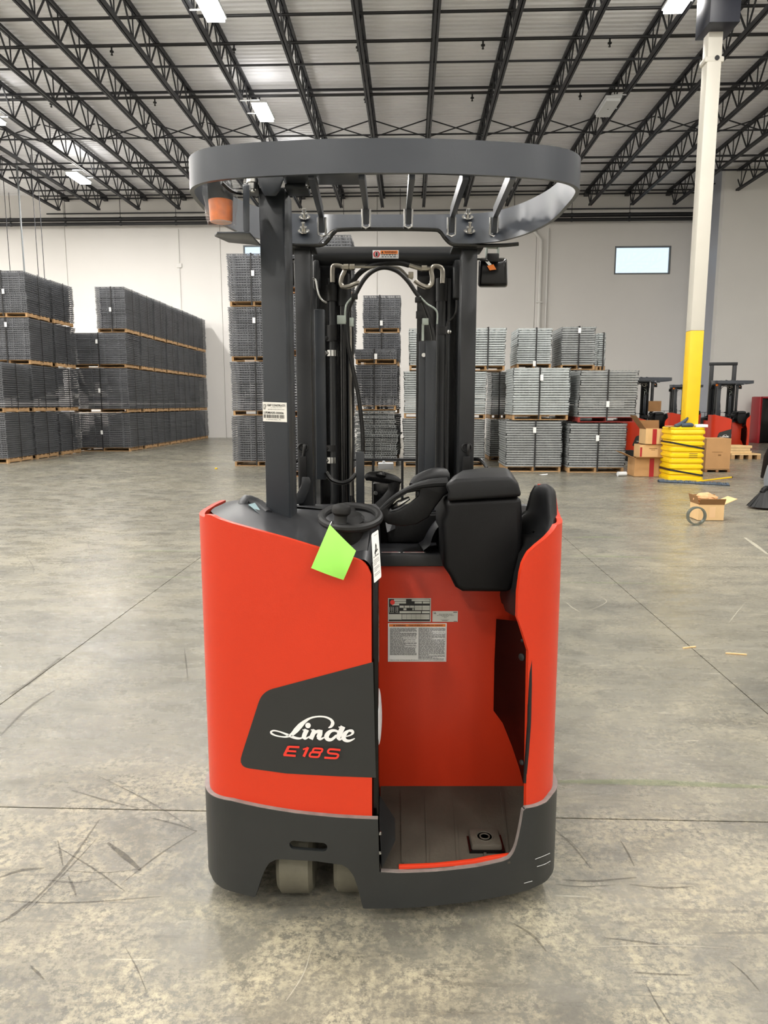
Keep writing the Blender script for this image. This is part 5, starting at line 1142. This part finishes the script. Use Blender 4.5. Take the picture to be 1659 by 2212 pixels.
cp = thing('carton_pallet', 'small pallet under the tall brown carton beside the yellow guard', 'pallet', ((c0_ + c1_) / 2, cy2, 0))
for k in range(3): xx = c0_ + (c1_ - c0_ - .06) * k / 2; build('runner', MB().box(xx, xx + .06, cy2, cy2 + .55, 0, .05), 'wood_dark', cp, flat=True)
for k in range(5): build('board', MB().box(c0_, c1_, cy2 + k * .11, cy2 + k * .11 + .09, .0505, .065), 'wood', cp, flat=True)
tc = carton('tall_carton', c0_ + .01, c1_ - .01, cy2 + .01, cy2 + .54, .066, R(1550, 948, Y=cy2).z, 'tall closed brown carton on a small pallet beside the yellow guard', flaps=(), tapes=((.25, .68, .56, .575, 'card_dark'), (.5, .62, .44, .49, 'card_dark')))
build('box_lid', MB().box(c0_ + .01, c1_ - .01, cy2 + .01, cy2 + .54, R(1550, 948, Y=cy2).z + .0005, R(1550, 948, Y=cy2).z + .008), 'card', tc, flat=True)
# planks and pallet
py_ = R(1610, 992, Z=0).y; p0_, p1_ = R(1580, 980, Y=py_).x, R(1644, 980, Y=py_).x
zz = R(1610, 980, Y=py_).z
lp_ = thing('plank_pallet', 'pale wooden pallet carrying planks below the parked red truck', 'pallet', ((p0_ + p1_) / 2, py_, 0))
for k in range(4): xx = p0_ + (p1_ - p0_ - .1) * k / 3; build('block', MB().box(xx, xx + .1, py_, py_ + .75, 0, zz - .04), 'wood', lp_, flat=True)
for k in range(7): build('board', MB().box(p0_, p1_, py_ + k * .11, py_ + k * .11 + .09, zz - .0395, zz), 'lumber', lp_, flat=True)
for k in range(6):
    zk_ = zz + .002 + (k // 2) * .075; o_ = (k % 2) * .3
    prop(build('plank', MB().box(p0_ - .05 + rnd(-.03, .03), p1_ - .28 + rnd(-.08, .05), py_ + .05 + o_, py_ + .3 + o_, zk_, zk_ + .07), 'lumber', bevel=.004, org=Vector((p0_, py_, zk_))),
         'pale %s plank, %s layer of the pile on the wooden pallet' % (('front', 'rear')[k % 2], ('lowest', 'middle', 'top')[k // 2]), 'plank', 'planks on the pallet')
# red cabinet and black machine at the right edge
ky = 29.2; ka, kb2 = R(1639, 900, Y=ky).x, R(1700, 900, Y=ky).x; kz0, kz1 = 0, R(1640, 857, Y=ky).z
kc = thing('red_cabinet', 'dark red cabinet with a black front at the right edge', 'cabinet', ((ka + kb2) / 2, ky, 0))
build('cabinet_body', MB().box(ka, ka + .1, ky, ky + .7, kz0, kz1).box(ka + .1, kb2, ky, ky + .7, kz1 - .06, kz1).box(kb2 - .1, kb2, ky, ky + .7, kz0, kz1 - .06).box(ka + .1, kb2 - .1, ky + .3, ky + .7, kz0, kz1 - .06), 'cabinet_red', kc, bevel=.01)
build('black_front', MB().box(ka + .11, kb2 - .11, ky + .1, ky + .29, kz0 + .02, kz1 - .07), 'gloss_black', kc, bevel=.01)
my = R(1650, 1040, Z=0).y; ma = R(1646, 1000, Y=my + .25).x
mc = thing('pallet_jack', 'black machine with a curved handle cut by the right edge', 'machine', (ma + .3, my, 0))
build('machine_body', MB().loft([[(ma, my, .04), (ma + .6, my, .04), (ma + .6, my + .3, .04), (ma, my + .3, .04)], [(ma + .04, my, .5), (ma + .6, my, .5), (ma + .6, my + .3, .5), (ma + .04, my + .3, .5)], [(ma + .12, my + .05, .7), (ma + .6, my + .05, .7), (ma + .6, my + .3, .7), (ma + .12, my + .3, .7)]]), 'plastic_dark', mc, bevel=.03, seg=3)
build('guard_hoop', MB().tube([(ma + .0, my - .02, .1), (ma + .0, my - .03, .9), (ma + .04, my - .03, 1.14), (ma + .14, my - .02, 1.22), (ma + .3, my - .02, 1.24)], .014, 8, smooth=4), 'mast', mc)
build('castor', MB().lathe((ma + .12, my + .1, .05), (1, 0, 0), [(0, .05), (.04, .05)], 16), 'rubber', mc)
# sweeper with round brush
sy_ = R(1640, 1098, Z=0).y; sx_ = R(1648, 1098, Y=sy_).x
sw2 = thing('floor_sweeper', 'grey floor sweeper with a round black brush cut by the right edge', 'floor sweeper', (sx_ + .3, sy_, 0))
br = MB(); nB = 60
for k in range(nB):
    a = 2 * pi * k / nB; d = Vector((math.cos(a), math.sin(a), 0)); c0 = Vector((sx_ + .02, sy_, 0)); br.bar(c0 + d * .07 + Vector((0, 0, .24)), c0 + d * (.23 + rnd(-.01, .01)) + Vector((0, 0, .03)), .03, .012)
build('side_brush', br.lathe((sx_ + .02, sy_, .08), (0, 0, 1), [(0, .17), (.15, .07), (.2, .03)], 24), 'rubber', sw2)
build('brush_arm', MB().tube([(sx_ - .04, sy_ - .02, .24), (sx_ + .02, sy_, .3), (sx_ + .2, sy_ + .05, .28), (sx_ + .4, sy_ + .1, .3)], .04, 10, smooth=3), 'plastic_dark', sw2)
build('sweeper_body', MB().lathe((sx_ + .42, sy_ + .15, .12), (0, 0, 1), [(0, .3), (.3, .34), (.5, .3), (.55, .1)], 28), 'grey_machine', sw2)
build('castor', MB().lathe((sx_ + .15, sy_ - .2, .06), (1, 0, 0), [(0, .06), (.04, .06)], 16), 'chrome', sw2)
# dust mop
m0 = R(1424, 1041, Z=0); m1 = R(1572, 1049, Z=0)
mp_ = thing('dust_mop', 'wide grey dust mop lying on the floor with a yellow handle', 'mop', (m0 + m1) / 2)
mm = MB()
for k in range(70):
    p = m0.lerp(m1, k / 69); mm.tube([p + Vector((0, -.07, .008)), p + Vector((rnd(-.02, .02), 0, rnd(.03, .05))), p + Vector((0, .07, .008))], .014, 5, smooth=2)
mo = build('mop_fringe', mm, 'mop', mp_); mo['kind'] = 'stuff'
h0 = R(1505, 1040, Z=.05); h1 = R(1580, 1031, Z=.05); build('handle', MB().tube([h0, h1], .016, 8), 'yellow', mp_); build('handle_tip', MB().tube([h1, h1 + (h1 - h0).normalized() * .03], .018, 8), 'rubber', mp_)
# small open carton with paper, tape ring
oy = R(1535, 1125, Z=0).y; o0, o1 = R(1508, 1120, Y=oy).x, R(1563, 1120, Y=oy).x; oz = R(1535, 1090, Y=oy).z
oc = carton('small_open_carton', o0, o1, oy, oy + .3, 0, oz, 'small open carton stuffed with kraft paper beside the grey ring', m='card_light', flaps=(('f', 62, .09), ('b', 82, .1), ('r', 25, .18), ('l', 75, .12)),
            tapes=((.42, .66, .2, .85, 'tape_brown'),), rotz=.0)
pb2 = MB(); base_c = Vector(((o0 + o1) / 2 - .03, oy + .15, oz + .05))
rgp = []
for i in range(9):
    t = i / 8; rgp.append([base_c + Vector(((t - .5) * .32, math.cos(a) * .1 * math.sin(pi * min(max(t, .06), .94)) + rnd(-.012, .012), math.sin(a) * .075 * math.sin(pi * min(max(t, .06), .94)) + .02 + rnd(-.014, .014))) for a in [2 * pi * k / 12 for k in range(12)]])
prop(build('packing_paper', pb2.loft(rgp), 'paper_kraft', flat=True, org=base_c), 'crumpled kraft paper bulging out of the small open carton', 'paper')
rc_ = R(1503, 1134, Z=0); rr0 = pr(40, rc_.y); ctr = rc_ + Vector((0, 0, rr0))
rg_ = MB(); rings = []
for k in range(33):
    a = 2 * pi * k / 32; d = Vector((math.cos(a), .15 * 0, math.sin(a))); rings.append([ctr + d * (rr0 - .02) + Vector((0, -.03, 0)), ctr + d * rr0 + Vector((0, -.03, 0)), ctr + d * rr0 + Vector((0, .03, 0)), ctr + d * (rr0 - .02) + Vector((0, .03, 0))])
prop(build('metal_ring', rg_.loft(rings, cap=False), 'dull_metal', org=rc_), 'dull grey metal ring standing upright on the floor by the small carton', 'ring')
# board and parts on the parked truck
cby = 18.8; c1b = R(1416, 880, Y=cby).x; c2b = R(1444, 880, Y=cby).x
prop(build('cardboard_panel', MB().box(c1b, c2b, cby + .55, cby + .57, 1.35, R(1430, 867, Y=cby).z + .01), 'card_dark', org=Vector((c1b, cby, 1.35))), 'flat brown cardboard panel standing on the left parked truck', 'cardboard')
# litter
for px, py, ln2, an, lab in ((1489, 1400, .09, .15, 'short wood splinter on the floor joint right of the truck'), (1590, 1414, .12, -.1, 'longer wood splinter on the floor near the right edge')):
    p = R(px, py, Z=0); prop(build('wood_splinter', MB().bar(p + Vector((-ln2 / 2, -an * .1, .005)), p + Vector((ln2 / 2, an * .1, .005)), .008, .008), 'lumber', org=p), lab, 'splinter')
p = R(1173, 1026, Z=0); prop(build('paper_scrap', MB().loft([[p + Vector((-.1 + .2 * t, -.03 + .02 * math.sin(3 * t), .004 + .03 * (t - .5) ** 2)), p + Vector((-.1 + .2 * t, .03, .02 * t + .004))] for t in [i / 6 for i in range(7)]], cap=False, closed=False), 'white', org=p), 'curled white paper scrap on the floor below the nearest pale column', 'paper')
p = R(467, 1013, Z=0); prop(build('yellow_scrap', MB().box(p.x - .03, p.x + .03, p.y - .03, p.y + .03, 0, .03), 'yellow', bevel=.01, org=p), 'tiny yellow scrap on the floor left of the dark column', 'scrap')
